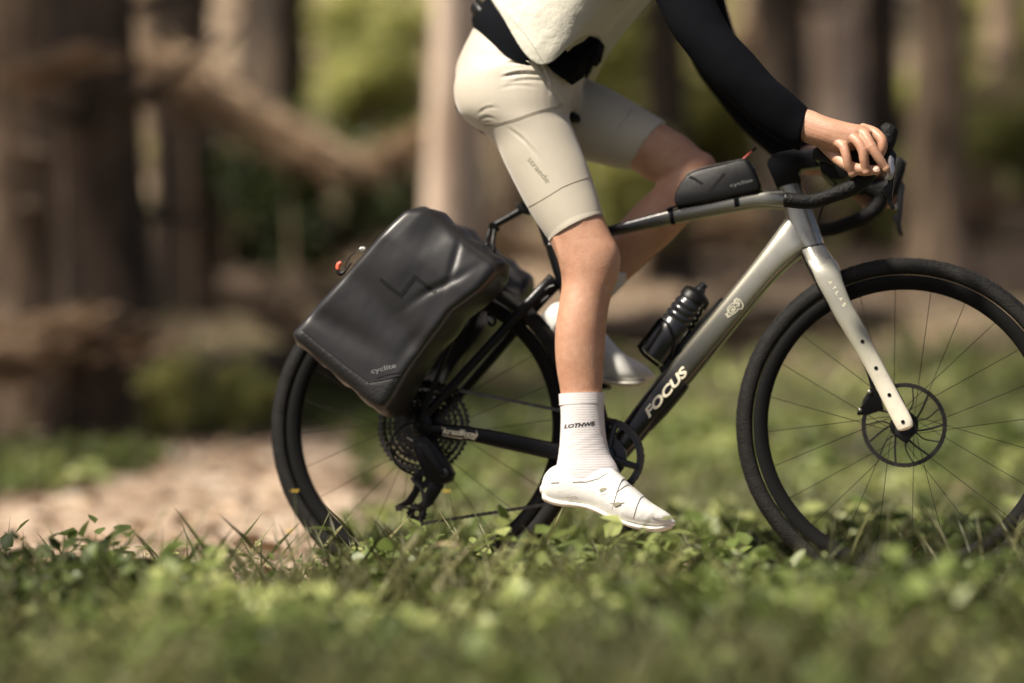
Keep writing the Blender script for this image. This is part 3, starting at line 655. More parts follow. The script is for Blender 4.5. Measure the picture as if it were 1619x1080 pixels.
# lettering on the frame
db = BVHTree.FromPolygons([v.co for v in frame.data.vertices], [tuple(p.vertices) for p in frame.data.polygons])
text_on('lettering', 'FOCUS', (1026, 661), (1090, 587), 13.5, db, M['cream'], frame, bold=.035, shear=.28, space=.98, label='cream bold italic lettering FOCUS')
for s_ in ([(1151, 495), (1150, 488), (1156, 481), (1163, 478), (1161, 474), (1165, 471.5), (1170, 474), (1175, 482), (1173, 489), (1168, 488), (1163, 494), (1154, 500), (1149, 497), (1151, 495)],
           [(1153, 494), (1152, 490), (1156, 485), (1161, 484), (1163, 488), (1160, 493), (1155, 496), (1153, 494)],
           [(1160, 482), (1161, 476), (1166, 474), (1169, 479), (1168, 484), (1164, 485)], [(1156, 491), (1158, 487.5), (1160.5, 489), (1158, 491.5), (1156, 491)], [(1163, 481), (1165, 478), (1167, 480), (1165, 482.5)], [(1147, 496), (1151, 502), (1155, 499)], [(1172, 489), (1175, 485), (1174, 480)]):
    v, f = stroke(s_, 1.25); decal('emblem', v, f, db, M['palegold'], frame, .0009, label='pale line drawn emblem')
for ch, p0 in zip('ATLAS', ((1309.5, 446), (1315, 454.5), (1320.5, 463), (1326, 472), (1331, 481))):
    text_on('lettering', ch, p0, (p0[0]+2.6, p0[1]+4.3), 5.6, fb, M['cream'], fork, bold=.0)
sb = bvh(csy)
text_on('sticker', 'krazlfcoy', (700, 685), (755, 692), 9.0, sb, M['cream'], stay, bold=.03, shear=.1, space=.9, label='cream graffiti style sticker lettering')
v, f = stroke([(699, 675), (700, 688), (712, 690), (728, 693), (742, 692), (750, 695), (755, 688), (753, 681)], 1.2); decal('sticker', v, f, sb, M['cream'], stay, .0006)
tb_ = BVHTree.FromPolygons([v.co for v in tt.data.vertices], [tuple(p.vertices) for p in tt.data.polygons])
# frame guard strip along the upper face of the down tube and battery like ridge below
mk('downtube_strip', pair([(1043, 585, 1050, 594, 0, .012, 4), (1050, 577, 1056, 586, 0, .014, 4), (1090, 528, 1096, 537, 0, .014, 4), (1132, 479, 1138, 489, 0, .013, 4), (1142, 470, 1146, 478, 0, .008, 4)], 12, 3), M['plastic'], frame)
mk('downtube_guard', pair([(1008, 676, 1019, 691, 0, .024, 4), (1040, 640, 1054, 655, 0, .024, 4), (1075, 604, 1086, 616, 0, .022, 4), (1084, 601, 1088, 608, 0, .018, 4)], 14, 3), M['carbon'], frame)
# cables under the down tube and at the head
# ---- wheels
def wheel(cen, front):
    t = bpy.data.objects.new('front_wheel' if front else 'rear_wheel', None); C.objects.link(t); t.parent = bike; t.empty_display_size = .05
    t['label'] = 'front wheel with disc rotor' if front else 'rear wheel behind the pannier'
    th = np.arange(128)/128*2*np.pi
    def rev(prof, closed=True):
        rings = [np.array([cen+np.array([math.cos(a)*r, y, math.sin(a)*r]) for r, y in prof]) for a in th]
        return skinrings(rings, closed=True)
    R1 = RW-.0205
    tyre = []
    for k in range(22):
        a = -R_(128)+R_(256)*k/21
        rr = .0205+(.0007 if k % 2 == 0 and 5 < k < 16 else 0)
        tyre.append((R1+rr*math.cos(a), rr*math.sin(a)*1.02))
    v, f = rev(tyre); mk('tyre', (v, f), M['rubber'], t, angle=60)
    rim = [(RIM+.030, -.0125), (RIM+.026, -.0155), (RIM+.014, -.0145), (RIM+.004, -.009), (RIM, -.004), (RIM, .004), (RIM+.004, .009), (RIM+.014, .0145), (RIM+.026, .0155), (RIM+.030, .0125)]
    mk('rim', rev(rim), M['rimm'], t, angle=50)
    # tread knobs, joined: each is a few pixels at most
    kb = []
    for i in range(150):
        a = i/150*2*math.pi
        for y, ww in ((-.0135, .004), (.0135, .004), (-.005 if i % 2 else .005, .0035)):
            al = math.asin(y/.0205); rr = R1+.0205*math.cos(al)
            c, s = math.cos(a), math.sin(a); e = np.array([c, 0, s]); tg = np.array([-s, 0, c]); nrm = e*math.cos(al)+np.array([0, math.sin(al), 0]); sd_ = np.cross(tg, nrm)
            o_ = cen+e*(R1)+nrm*.0205
            kb.append(np.array([o_+tg*(.0042*p)+sd_*ww*q+nrm*h for h in (-.001, .0009) for p, q in ((-1, -1), (1, -1), (1, 1), (-1, 1))]))
    fV = np.vstack(kb); fF = []
    for i in range(len(kb)):
        k = i*8; fF += [(k+4, k+5, k+6, k+7), (k, k+1, k+5, k+4), (k+1, k+2, k+6, k+5), (k+2, k+3, k+7, k+6), (k+3, k, k+4, k+7)]
    mk('tread', (fV, fF), M['rubber'], t, smooth=False, kind='stuff')
    hub = mk('hub', lathe(cen+[0, -.05, 0], [0, 1, 0], [(0, .010), (.004, .013), (.018, .013), (.020, .024 if front else .020), (.024, .024 if front else .02), (.028, .014), (.06, .014), (.066, .022), (.072, .028), (.076, .028), (.08, .014), (.10, .011)], 24), M['blackmetal'], t)
    ns = 24; v0, f0 = None, None; me = None
    for i in range(ns):
        a = i/ns*2*math.pi+.05; sgn = -1 if i % 2 else 1; off = (.9 if (i//2) % 2 else -.9)
        hr = .026; p0 = cen+np.array([math.cos(a+off)*hr, (.024 if sgn > 0 else -.028), math.sin(a+off)*hr]); p1 = cen+np.array([math.cos(a)*(RIM+.001), sgn*.003, math.sin(a)*(RIM+.001)])
        mk('spoke', tube([p0, (p0+p1)/2, p1], .0007, 5), M['blackmetal'], t)
    return t
M['rimm'] = mat('rim_carbon', (.006, .006, .006), .7, bump=.04, spec=.08)
rwheel = wheel(AX, False); fwheel = wheel(FX, True)
def rotor(cen, y, r, parent):
    c = cen+np.array([0, y, 0]); rt = mk('brake_disc', ringplate(c, [0, 1, 0], r, r-.0095, .0018, 96, teeth=48, depth=.0008), M['darksteel'], parent)
    holes = []
    for i in range(7):
        a = i/7*2*math.pi
        e = lambda rr, aa: c+np.array([math.cos(aa)*rr, 0, math.sin(aa)*rr])
        holes.append(tube([e(.026, a-.5), e(.05, a-.18), e(r-.008, a)], .0026, 6, 3, flat=.35, flataxis=(0, 1, 0)))
        holes.append(tube([e(.026, a-.5), e(.05, a-.62), e(r-.008, a-.45)], .0018, 6, 3, flat=.35, flataxis=(0, 1, 0)))
    mk('disc_spider', join(*holes), M['darksteel'], rt)
    mk('disc_carrier', ringplate(c, [0, 1, 0], .030, .012, .003, 40), M['blackmetal'], rt)
rotor(FX, .036, .090, fwheel); rotor(AX, .040, .080, rwheel)
mk('thru_axle', lathe(FX+[0, -.066, 0], [0, 1, 0], [(0, .006), (.002, .009), (.008, .009), (.132, .009)], 20), M['blackmetal'], bike)
mk('thru_axle', lathe(AX+[0, -.076, 0], [0, 1, 0], [(0, .007), (.002, .010), (.15, .010)], 20), M['blackmetal'], bike)
mk('fork_dropout', prism([(1416, 676), (1446, 668), (1450, 682), (1440, 692), (1434, 702), (1424, 696), (1414, 688)], -.058, -.046, .002), M['blackmetal'], bike)
# brake caliper on the far fork blade
cp = mk('brake_caliper', prism([(1371, 590), (1377, 612), (1364, 632), (1362, 643), (1356, 648), (1355, 656), (1373, 655), (1397, 647), (1392, 628), (1384, 614), (1378, 592)], .030, .060, .003), M['blackmetal'], bike)
for c in ((1375, 620), (1360, 649)):
    mk('bolt', lathe(P(c[0], c[1], .030)+[0, -.004, 0], [0, 1, 0], [(0, .003), (.0005, .004), (.006, .004)], 12), M['steel'], cp)
mk('brake_hose', tube([P(1373, 592, .045), P(1352, 545, .055), P(1325, 490, .056), P(1300, 440, .04), P(1292, 380, .03), P(1300, 330, .02), P(1325, 285, 0)], .0025, 8, 5), M['plastic'], bike)
# ---- cassette, derailleur, chain, crank
cas = mk('cassette', lathe(AX+[0, -.052, 0], [0, 1, 0], [(0, .019), (.001, .021), (.036, .021), (.037, .019)], 32), M['darksteel'], bike)
NC = [10, 12, 14, 16, 18, 21, 24, 28, 33, 39, 45, 51]
M['sprk'] = mat('sprocket_metal', (.035, .032, .029), .35, metal=.9, var=.3, vscale=60)
for i, z_ in enumerate(NC):
    r = z_*.0127/2/math.pi+.001; y = -.050+.0031*i
    mk('sprocket', ringplate(AX+[0, y, 0], [0, 1, 0], r+.0012, max(.017, r-.0085), .0018, teeth=z_, depth=.0038), M['sprk'], cas, smooth=False)
sp = []
for i in range(6):
    a = i/6*2*math.pi+.3; e = lambda rr, aa, y: AX+np.array([math.cos(aa)*rr, y, math.sin(aa)*rr])
    sp.append(tube([e(.018, a, -.030), e(.055, a+.25, -.024), e(.096, a+.45, -.017)], .004, 6, 3, flat=.4, flataxis=(0, 1, 0)))
mk('sprocket_carrier', join(*sp), M['blackmetal'], cas)
rd = mk('rear_derailleur', prism([(655, 690), (672, 688), (690, 706), (710, 736), (716, 748), (712, 760), (700, 766), (684, 764), (672, 756), (660, 730), (652, 708)], -.100, -.066, .005), M['blackmetal'], bike)
for c_, r_ in (((668, 704), .0065), ((702, 748), .010), ((676, 720), .004)):
    mk('pivot_bolt', lathe(P(c_[0], c_[1], -.100)+[0, -.003, 0], [0, 1, 0], [(0, r_*.6), (.001, r_), (.008, r_)], 14), M['darksteel'], rd)
mk('derailleur_plate', prism([(664, 700), (676, 700), (700, 738), (704, 752), (690, 752), (668, 722)], -.104, -.099, .0025), M['blackmetal'], rd)
mk('derailleur_cage', join(prism([(684, 752), (706, 756), (700, 772), (684, 797), (672, 806), (656, 806), (668, 790), (676, 770)], -.078, -.073, .001), prism([(662, 745), (670, 748), (666, 772), (652, 798), (632, 803), (625, 800), (640, 792), (652, 775)], -.058, -.054, .001)), M['blackmetal'], rd)
mk('derailleur_link', join(prism([(624, 799.5), (664, 803), (664, 806), (632, 803.5), (630, 808), (626, 808)], -.082, -.060, .001)), M['darksteel'], rd)
pj = (P(668, 757, -.066), P(659, 812, -.066))
for c in pj:
    mk('jockey_wheel', ringplate(c, [0, 1, 0], .0235, .006, .004, teeth=14, depth=.003), M['blackmetal'], rd)
mk('derailleur_screw', tube([P(643, 691.5, -.103), P(653, 697, -.103)], .0022, 8), M['steel'], rd)
mk('derailleur_hose', tube([P(672, 668, -.07), P(640, 672, -.085), P(618, 700, -.088), P(628, 735, -.09), P(655, 752, -.09)], .0025, 8, 5), M['plastic'], bike)
# chain path in the x,z plane
BB = P(963, 724, 0); BB = np.array([BB[0], 0, BB[2]]); rc = .081
yf, yr_ = -.047, -.033
r_c = 28*.0127/2/math.pi
def arc(c, r, a0, a1, n, y0, y1): return [np.array([c[0]+r*math.cos(a), y0+(y1-y0)*k/(n-1), c[2]+r*math.sin(a)]) for k, a in enumerate(np.linspace(R_(a0), R_(a1), n))]
top_c = AX; rtop = P(735, 643, yr_)
rr_ = math.hypot(rtop[0]-AX[0], rtop[2]-AX[2])*.93
path = arc(BB, rc, -88, 92, 20, yf, yf)+arc(top_c, .093, 86, 200, 18, yr_, yr_)+arc(top_c, .093, 201, 262, 8, yr_, -.05)
path += [pj[0]+[-.01, 0, .02], pj[0]+[-.023, 0, 0], pj[0]+[-.0, 0, -.024], pj[1]+[.018, 0, .02], pj[1]+[.004, 0, -.023]]
path = np.array(path+[path[0]])
seg = np.linalg.norm(np.diff(path, axis=0), axis=1); Ls = np.r_[0, np.cumsum(seg)]; nl = int(Ls[-1]/.0127)
q = np.array([[np.interp(t, Ls, path[:, k]) for k in range(3)] for t in np.linspace(0, Ls[-1], nl+1)])
VV = []
for i in range(nl):
    a, b2 = q[i], q[i+1]; d = b2-a; d /= np.linalg.norm(d); yv = np.array([0, 1., 0]); up_ = np.cross(d, yv)
    wy = .0036 if i % 2 else .0024
    for s_ in (-1, 1):
        c0 = a+yv*s_*wy; out = []
        for (tt_, hh) in ((-.003, .0), (0, .0040), (.0063, .0028), (.0127, .0040), (.0157, 0), (.0127, -.0040), (.0063, -.0028), (0, -.0040)):
            out.append(c0+d*tt_+up_*hh)
        out = np.array(out); VV.append(skinrings([out-yv*.0006, out+yv*.0006]))
    VV.append(lathe(a-yv*.004, yv, [(0, .0022), (.008, .0022)], 6))
mk('chain', join(*VV), M['darksteel'], bike, kind='stuff', label='dark roller chain')
M['crk'] = mat('crank_alloy', (.014, .014, .015), .3, metal=.4, coat=.2)
ring = mk('chainring', ringplate(BB+[0, yf, 0], [0, 1, 0], rc+.002, rc-.013, .004, teeth=40, depth=.004), M['crk'], bike, smooth=False)
cang = math.atan2(P(990, 846, -.1)[2]-BB[2], P(990, 846, -.1)[0]-BB[0])
arms = []
for k in range(4):
    a = cang+math.pi/4+k*math.pi/2+R_(10); e = np.array([math.cos(a), 0, math.sin(a)])
    arms.append(tube([BB+[0, yf-.012, 0]+e*.012, BB+[0, yf-.008, 0]+e*.045, BB+[0, yf-.003, 0]+e*(rc-.008)], [.013, .008, .007], 8, 3, flat=.6, flataxis=(0, 1, 0)))
mk('chainring_spider', join(*arms, lathe(BB+[0, yf-.022, 0], [0, 1, 0], [(0, .018), (.003, .023), (.014, .026), (.016, .046), (.020, .047)], 32)), M['crk'], ring)
LC = .1725
for sgn in (-1, 1):
    e = np.array([math.cos(cang), 0, math.sin(cang)])*(-sgn)*LC; y0 = sgn*.066; 
    ca_ = mk('crank_arm', tube([BB+[0, y0, 0], BB+[0, y0+sgn*.006, 0]+e*.5, BB+[0, y0+sgn*.008, 0]+e], [.017, .014, .012], 12, 5, flat=.55, flataxis=(0, 1, 0)), M['crk'], bike)
    pc = BB+np.array([0, sgn*.125, 0])+e
    mk('pedal_axle', tube([BB+[0, y0, 0]+e, pc], .006, 8), M['darksteel'], ca_)
    pd = mk('pedal', join(prism3(np.array([pc+[a*.034, 0, c*.008] for a, c in ((-1, -.5), (-.8, -1), (.8, -1), (1, -.5), (1, .5), (.7, 1), (-.7, 1), (-1, .5))]), pc[1]-.03, pc[1]+.03, .003)), M['blackmetal'], bike)
# ---- saddle
sad = mk('saddle', pair([(728, 168, 731, 184, 0, .055, 2.6), (735, 166, 739, 190, 0, .068, 2.6), (760, 172, 764, 199, 0, .070, 2.6), (800, 182, 802, 201, 0, .052, 2.4), (850, 184, 852, 200, 0, .028), (900, 177, 901, 195, 0, .020), (913, 180, 914, 194, 0, .016)], 24, 5, dome=.006), M['plastic'], bike)
for s_ in (-1, 1):
    mk('saddle_rail', tube([P(748, 197, s_*.03), P(775, 212, s_*.024), P(830, 213, s_*.022), P(880, 196, s_*.015)], .0035, 8, 5), M['blackmetal'], bike)
# ---- stem, bar, hoods, levers
stem = mk('stem', prism([(1229, 299), (1214, 262), (1215, 254), (1222, 247), (1232, 243), (1256, 238), (1290, 236), (1304, 240), (1304, 262), (1290, 266), (1268, 269), (1264, 276), (1268, 290)], -.020, .020, .004, 0), M['carbon'], bike)
YH = .205
def bar_pts(s):
    y = YH*s
    pp = [P(1296, 252, 0)] 
    base = [P(1352, 248, -YH), P(1364, 251, -YH), P(1374, 263, -YH-.004), P(1371, 278, -YH-.006), P(1357, 291, -YH-.008), P(1340, 300, -YH-.010), P(1318, 308, -YH-.012), P(1290, 317.5, -YH-.013), P(1268, 318.5, -YH-.014), P(1243, 316, -YH-.015)]
    def fix(p): q_ = np.array(p); q_[1] = -q_[1] if s > 0 else q_[1]; return q_
    c0 = P(1299, 252, 0); b0 = base[0]
    pts = [c0, c0+[0, s*.05, 0], np.array([c0[0]+.006, s*.13, (c0[2]*.7+b0[2]*.3)]), np.array([c0[0]+.020, s*.180, (c0[2]*.4+b0[2]*.6)]), np.array([c0[0]+.050, s*.200, b0[2]])]
    return pts, [fix(b) for b in base]
for s_ in (-1, 1):
    t1_, t2_ = bar_pts(s_)
    hb = mk('handlebar', tube(t1_[:3], .0155, 14, 5), M['carbon'], bike)
    mk('bar_tape', tube(t1_[2:]+t2_, [.0155, .0165, .0165]+[.0165]*6+[.0155]*4, 16, 6), M['tape'], hb)
    e_ = t2_[-1]-t2_[-2]; e_ /= np.linalg.norm(e_)
    mk('bar_end_plug', lathe(t2_[-1]-e_*.002, e_, [(0, .0155), (.003, .0158), (.006, .014), (.008, .006)], 16), M['plastic'], hb)
    y = -YH
    hood = [(1352, 234, 1350, 262, y, .015), (1368, 233, 1366, 268, y-.001, .0165), (1384, 231, 1384, 270, y-.002, .017), (1393, 222, 1401, 262, y-.003, .017), (1392, 208, 1412, 236, y-.003, .016), (1392, 200, 1417, 223, y-.003, .015), (1398, 195, 1420, 208, y-.003, .012)]
    hv = pair(hood, 18, 5, dome=.006)
    if s_ > 0: hv = mirror(hv)
    mk('brake_hood', hv, M['tape'], hb)
    lv = join(prism([(1400, 238), (1412, 236), (1418, 246), (1416, 262), (1414, 285), (1413, 298), (1411, 312), (1413, 324), (1415, 331), (1409, 331), (1404, 322), (1402, 311), (1396, 303), (1398, 296), (1404, 292), (1404, 262)], y-.010, y+.004, .003, y))
    if s_ > 0: lv = mirror(lv)
    lever = mk('brake_lever', lv, M['blackmetal'], hb)
    pl = prism([(1403.5, 249), (1409, 247), (1414, 252), (1415, 270), (1412, 284), (1407, 287), (1399, 284), (1402, 270)], y-.0125, y-.009, .001, y)
    if s_ > 0: pl = mirror(pl)
    mk('lever_plate', pl, M['steel'], lever)
mk('bike_computer', prism([(1290, 240), (1296, 234), (1330, 233), (1345, 240), (1348, 268), (1335, 282), (1314, 284), (1298, 272)], -.055, .055, .006, -.055), M['plastic'], bike)
# ---- rack
rk = mk('rear_rack', join(tube([P(832, 331, 0), P(822, 334, 0), P(795, 349, 0), P(776, 359, 0)], [.0085, .0085, .0075, .0075], 12, 4), prism([(818, 323), (829, 320), (839, 336), (836, 340), (826, 338), (820, 332)], -.018, .018, .003, 0)), M['blackmetal'], bike)
for s_ in (-1, 1):
    mk('rack_strut', tube([P(776, 358, s_*.012), P(771, 378, s_*.03), P(767, 396, s_*.05), P(740, 470, s_*.066), P(690, 600, s_*.070), P(666, 664, s_*.074)], .0055, 10, 4), M['blackmetal'], rk)
    mk('rack_strut', tube([P(783, 356, s_*.012), P(779, 385, s_*.028), P(775, 402, s_*.05), P(700, 440, s_*.06), P(640, 470, s_*.06)], .0050, 10, 4), M['blackmetal'], rk)
mk('rack_joint', join(tube([P(779, 358, -.022), P(779, 358, .022)], .009, 12), tube([P(786, 362, -.016), P(786, 362, .016)], .006, 12)), M['blackmetal'], rk)
mk('pannier_hook', tube([P(770, 497, -.075), P(780, 501, -.075), P(783, 510, -.075), P(777, 515, -.075), P(772, 509, -.075)], .0030, 8, 4), M['blackmetal'], rk)
# ---- bottle cage
ax_b = P(1110, 455)-P(1033, 566); Lb = np.linalg.norm(ax_b); ub = ax_b/Lb; ob = P(1033, 566)
vb = np.cross([0, 1, 0], ub)  # in the side plane, across the bottle
cage = mk('bottle_cage', join(tube([ob+vb*-.037+ub*.0, ob+ub*-.006-vb*.02, ob+ub*-.008+vb*.02], .0035, 8, 3), tube([ob+vb*.030, ob+ub*-.012+vb*.024], .003, 8)), M['blackmetal'], bike)
rb = .0395
def cg(t, a): return ob+ub*t+rb*(math.cos(a)*vb*-1+math.sin(a)*np.array([0, -1, 0]))
for s_ in (1, -1):
    mk('cage_arm', tube([cg(.0, 0+s_*.2), cg(.045, s_*.45), cg(.075, s_*.6), cg(.082, s_*.95), cg(.072, s_*1.6), cg(.050, s_*2.3), cg(.02, s_*2.8)], .0036, 8, 5), M['cagem'] if 'cagem' in M else M['blackmetal'], cage)

# ================================================================ THINGS ON THE BICYCLE
wb_ = root('water_bottle', 'black ribbed water bottle standing in the cage on the down tube', 'bottle', ob)
prof = [(0, .030), (.003, .035), (.05, .0365), (.092, .0365), (.097, .033), (.102, .0355), (.108, .0355), (.112, .0325), (.117, .035), (.123, .035), (.127, .032), (.132, .0345), (.138, .0335), (.142, .031), (.148, .031)]
mk('bottle_body', lathe(ob, ub, prof, 36), M['bottle'], wb_)
cap_ = mk('bottle_cap', lathe(ob+ub*.148, ub, [(0, .031), (.001, .0335), (.016, .0325), (.022, .027), (.026, .016), (.028, .012)], 36), M['plastic'], wb_)
mk('nozzle', lathe(ob+ub*.172, ub, [(0, .011), (.010, .0105), (.012, .0085), (.020, .0090), (.022, .006)], 24), M['bottle'], cap_)

tb0 = P(1130, 310)
ttb = root('frame_bag', 'small black zipped bag strapped on the top tube behind the stem', 'bag', tb0)
tbp = [(1070, 327), (1065.5, 318), (1067, 306), (1072, 296), (1078, 286), (1084, 279), (1092, 273.5), (1105, 268.5), (1140, 260), (1170, 252.8), (1181, 251.5), (1186, 255), (1195, 271), (1203, 293), (1203, 298), (1200, 301), (1176, 307), (1120, 320)]
bagv = prism(tbp, -.027, .027, .008, -.020)
bagb = mk('bag_body', bagv, M['bagdark'], ttb, angle=60)
tbb = bvh(bagv)
for s_ in ([(1089, 278.5), (1100, 284), (1111, 291)], [(1121, 302), (1127, 296), (1137, 284), (1146, 274)]):
    v, f = stroke(dens(s_, 4), 4.2); decal('bag_print', v, f, tbb, M['bagprint'], bagb, .0005, label='black angular stroke')
text_on('lettering', 'cyclite', (1155, 296), (1190, 287), 5.5, tbb, M['greyprint'], bagb, label='grey lettering cyclite')
zp = mk('zipper_cord', tube([P(1173, 253, 0), P(1182, 245, 0), P(1190, 238, 0)], .0018, 8, 3), M['red'], ttb)
mk('cord_end', tube([P(1189, 239, 0), P(1196, 233.5, 0)], [.003, .0037], 10), M['plastic'], zp)
mk('zipper', tube([P(1084, 277, -.016), P(1106, 267, -.016), P(1150, 257, -.016), P(1180, 250.5, -.016)], .0016, 6, 5), M['plastic'], ttb)
mk('strap', join(pair([(1160, 305, 1164, 333, 0, .0225, 3), (1168, 304, 1171, 332, 0, .0225, 3)], 20, 0), tube([P(1152, 311, -.02), P(1160, 308, -.023), P(1164, 306, -.023)], .0025, 6, 2)), M['blackcloth'], ttb)
mk('strap', join(pair([(1059, 331, 1062, 355, 0, .020, 3), (1065, 330, 1068, 354, 0, .020, 3)], 20, 0), tube([P(1054, 333, -.018), P(1060, 329, -.02), P(1070, 326, -.02)], .003, 6, 2)), M['blackcloth'], ttb)
mk('light_button', lathe(P(1193, 268, 0)-[.002, 0, 0], P(1200, 266, 0)-P(1193, 268, 0), [(0, .006), (.004, .006), (.005, .003)], 12), M['plastic'], ttb)

# ---- panniers: puffy patch between four outline curves
def pannier(side):
    yo, yi = -.235, -.085
    top = [(639, 326), (655, 323.5), (671, 325), (683, 334), (715, 359), (745, 382), (772, 401), (781, 412)]     # roll edge, left to right
    right = [(781, 412), (782, 430), (768, 449), (756, 463), (737, 478), (715, 494), (695, 522), (672, 549), (655, 573), (643, 592), (632, 612), (622, 630), (608, 648)]
    left = [(639, 326), (627, 334), (611, 352), (595, 372), (575, 395), (535, 440), (503, 474), (473, 508), (461, 521), (458, 529)]
    bot = [(458, 529), (464, 542), (501, 571), (530, 596), (557, 618), (576, 637), (592, 649), (608, 648)]
    nu, nv = 56, 64
    def res(pl, n_):
        p = np.array(pl, float); s_ = np.r_[0, np.cumsum(np.linalg.norm(np.diff(p, axis=0), axis=1))]; t = np.linspace(0, s_[-1], n_); return np.c_[np.interp(t, s_, p[:, 0]), np.interp(t, s_, p[:, 1])]
    T, B_, L_, R2 = res(top, nu), res(bot, nu), res(left, nv), res(right, nv)
    u = np.linspace(0, 1, nu)[None, :, None]; v_ = np.linspace(0, 1, nv)[:, None, None]
    Cn = (1-v_)*T[None]+v_*B_[None]+(1-u)*L_[:, None]+u*R2[:, None]-((1-u)*(1-v_)*T[0]+u*(1-v_)*T[-1]+(1-u)*v_*B_[0]+u*v_*B_[-1])
    U, Vv = np.meshgrid(np.linspace(0, 1, nu), np.linspace(0, 1, nv))
    edge = np.minimum.reduce([U*.30, (1-U)*.30, Vv*.38, (1-Vv)*.38])      # metres to the rim, roughly
    rnd_ = np.sqrt(np.clip(1-(1-np.clip(edge/.026, 0, 1))**2, 0, 1))
    # dents and folds of the soft upper bag
    fold = .011*np.exp(-(((U-.38)/.14)**2+((Vv-.07)/.12)**2))
    fold += .010*np.exp(-((Vv-.52-.10*U)/.075)**2)*(.4+.6*U)
    fold += .007*np.exp(-(((Vv-.72-.1*(1-U))/.06)**2))*np.clip(1.3-U, 0, 1)
    fold -= .006*np.exp(-(((U-.40)/.16)**2+((Vv-.33)/.12)**2))
    fold += .007*np.exp(-(((U-.78+.5*(Vv-.2))/.035)**2))*np.exp(-((Vv-.30)/.16)**2)
    fold += .006*np.exp(-(((U-.66-.8*(Vv-.14))/.028)**2))*np.exp(-((Vv-.15)/.12)**2)
    fold += .0016*nz(U*4, Vv*5, 1.0, 3)+.0004*nz(U*12, Vv*7, 1.0, 5)+.004*np.exp(-(((U-.86)/.05)**2+((Vv-.62)/.09)**2))
    fold *= .62*np.clip(edge/.02, 0, 1)*np.clip((.90-Vv)/.06, 0, 1)
    taper = .030*np.clip(1-Vv/.25, 0, 1)**1.5
    yy = yo+fold+taper+(1-rnd_)*.026
    front = np.zeros((nv, nu, 3))
    for j in range(nv):
        for i in range(nu):
            front[j, i] = P(Cn[j, i, 0], Cn[j, i, 1], yo); front[j, i, 1] = yy[j, i]
    cen = front.reshape(-1, 3).mean(0)
    ids = [(0, i) for i in range(nu)]+[(j, nu-1) for j in range(1, nv)]+[(nv-1, i) for i in range(nu-2, -1, -1)]+[(j, 0) for j in range(nv-2, 0, -1)]
    V_ = [p for p in front.reshape(-1, 3)]; F_ = [(j*nu+i, (j+1)*nu+i, (j+1)*nu+i+1, j*nu+i+1) for j in range(nv-1) for i in range(nu-1)]
    rim0 = [j*nu+i for j, i in ids]; prev = rim0
    for k, (dy, sh) in enumerate(((.020, .004), (.06, .008), (.10, .006), (.13, .0), (.138, -.012))):
        new = []
        for (j, i) in ids:
            p = front[j, i].copy(); d = p-cen; d[1] = 0; d /= np.linalg.norm(d)
            p = p+d*sh*(1+.4*math.sin(i*.5+j*.4)); p[1] = min(yo+.026+taper[j, i]+dy*(1-.35*(taper[j, i]/.03)), yi); new.append(len(V_)); V_.append(p)
        m_ = len(ids)
        for t in range(m_): F_.append((prev[t], prev[(t+1) % m_], new[(t+1) % m_], new[t]))
        prev = new
    F_.append(tuple(prev))
    return (np.array(V_), F_)
pv = pannier(-1); pb = pv[0][:, :].mean(0)
def make_pannier(side, label):
    rt = root('pannier_bag', label, 'bag', (pb[0], side*abs(pb[1]), pb[2]-.15), 'panniers on the rear rack')
    v = pv if side < 0 else mirror(pv)
    body = mk('bag_body', v, M['bag'], rt, angle=70)
    tr = bvh(pv)
    return rt, body, tr
prt, pbody, ptree = make_pannier(-1, 'large matt black roll-top pannier on the near side of the rear rack, with angular logo')
frt, fbody, _ = make_pannier(1, 'second black pannier on the far side of the rear rack, mostly hidden')
v, f = stroke(dens([(601, 441), (617, 455), (634, 467), (645, 452), (656, 438), (672, 450), (689, 463)], 4), 6.0)
decal('logo', v, f, ptree, M['bagprint'], pbody, .0008, label='black zigzag logo')
text_on('lettering', 'cyclite', (587.5, 591), (627, 581), 7.8, ptree, M['greyprint'], pbody, bold=.012, label='grey lettering cyclite')
# welded base panel: strip of thicker fabric below the seam
def patch(poly_top, poly_bot, tree, n=28, k=7, off=.0016):
    def res(pl, n_):
        p = np.array(pl, float); s_ = np.r_[0, np.cumsum(np.linalg.norm(np.diff(p, axis=0), axis=1))]; t = np.linspace(0, s_[-1], n_); return np.c_[np.interp(t, s_, p[:, 0]), np.interp(t, s_, p[:, 1])]
    a, b2 = res(poly_top, n), res(poly_bot, n); V_, ok = [], []
    for j in range(k+1):
        for i in range(n):
            c = a[i]+(b2[i]-a[i])*j/k; q_ = onto(c[0], c[1], tree, off if 0 < j < k and 0 < i < n-1 else .0001); ok.append(q_ is not None); V_.append(q_ if q_ is not None else (0, 0, 0))
    F_ = [(j*n+i, j*n+i+1, (j+1)*n+i+1, (j+1)*n+i) for j in range(k) for i in range(n-1)]
    F_ = [f_ for f_ in F_ if all(ok[t] for t in f_)]
    used = sorted({i for f_ in F_ for i in f_}); mp = {u_: i for i, u_ in enumerate(used)}
    return np.array([V_[u_] for u_ in used]), [tuple(mp[i] for i in f_) for f_ in F_]
mk('base_panel', patch([(472, 517), (500, 541), (540, 573), (582, 605), (606, 601), (632, 595)], [(466, 531), (500, 568), (530, 593), (560, 618), (584, 640), (607, 643)], ptree), M['bagbase'], prt, angle=60)
surfline('piping', [(472, 516), (500, 540), (540, 572), (583, 604), (606, 600), (634, 593)], ptree, M['bag'], prt, r=.0016)
surfline('piping', [(596, 598), (612, 592.5), (632, 589)], ptree, M['bagprint'], prt, r=.0009)
bk = mk('closure_strap', tube([P(574, 392, -.20), P(560, 401, -.20), P(552, 410, -.20), P(545, 424, -.20)], .0014, 6, 3), M['plastic'], prt)
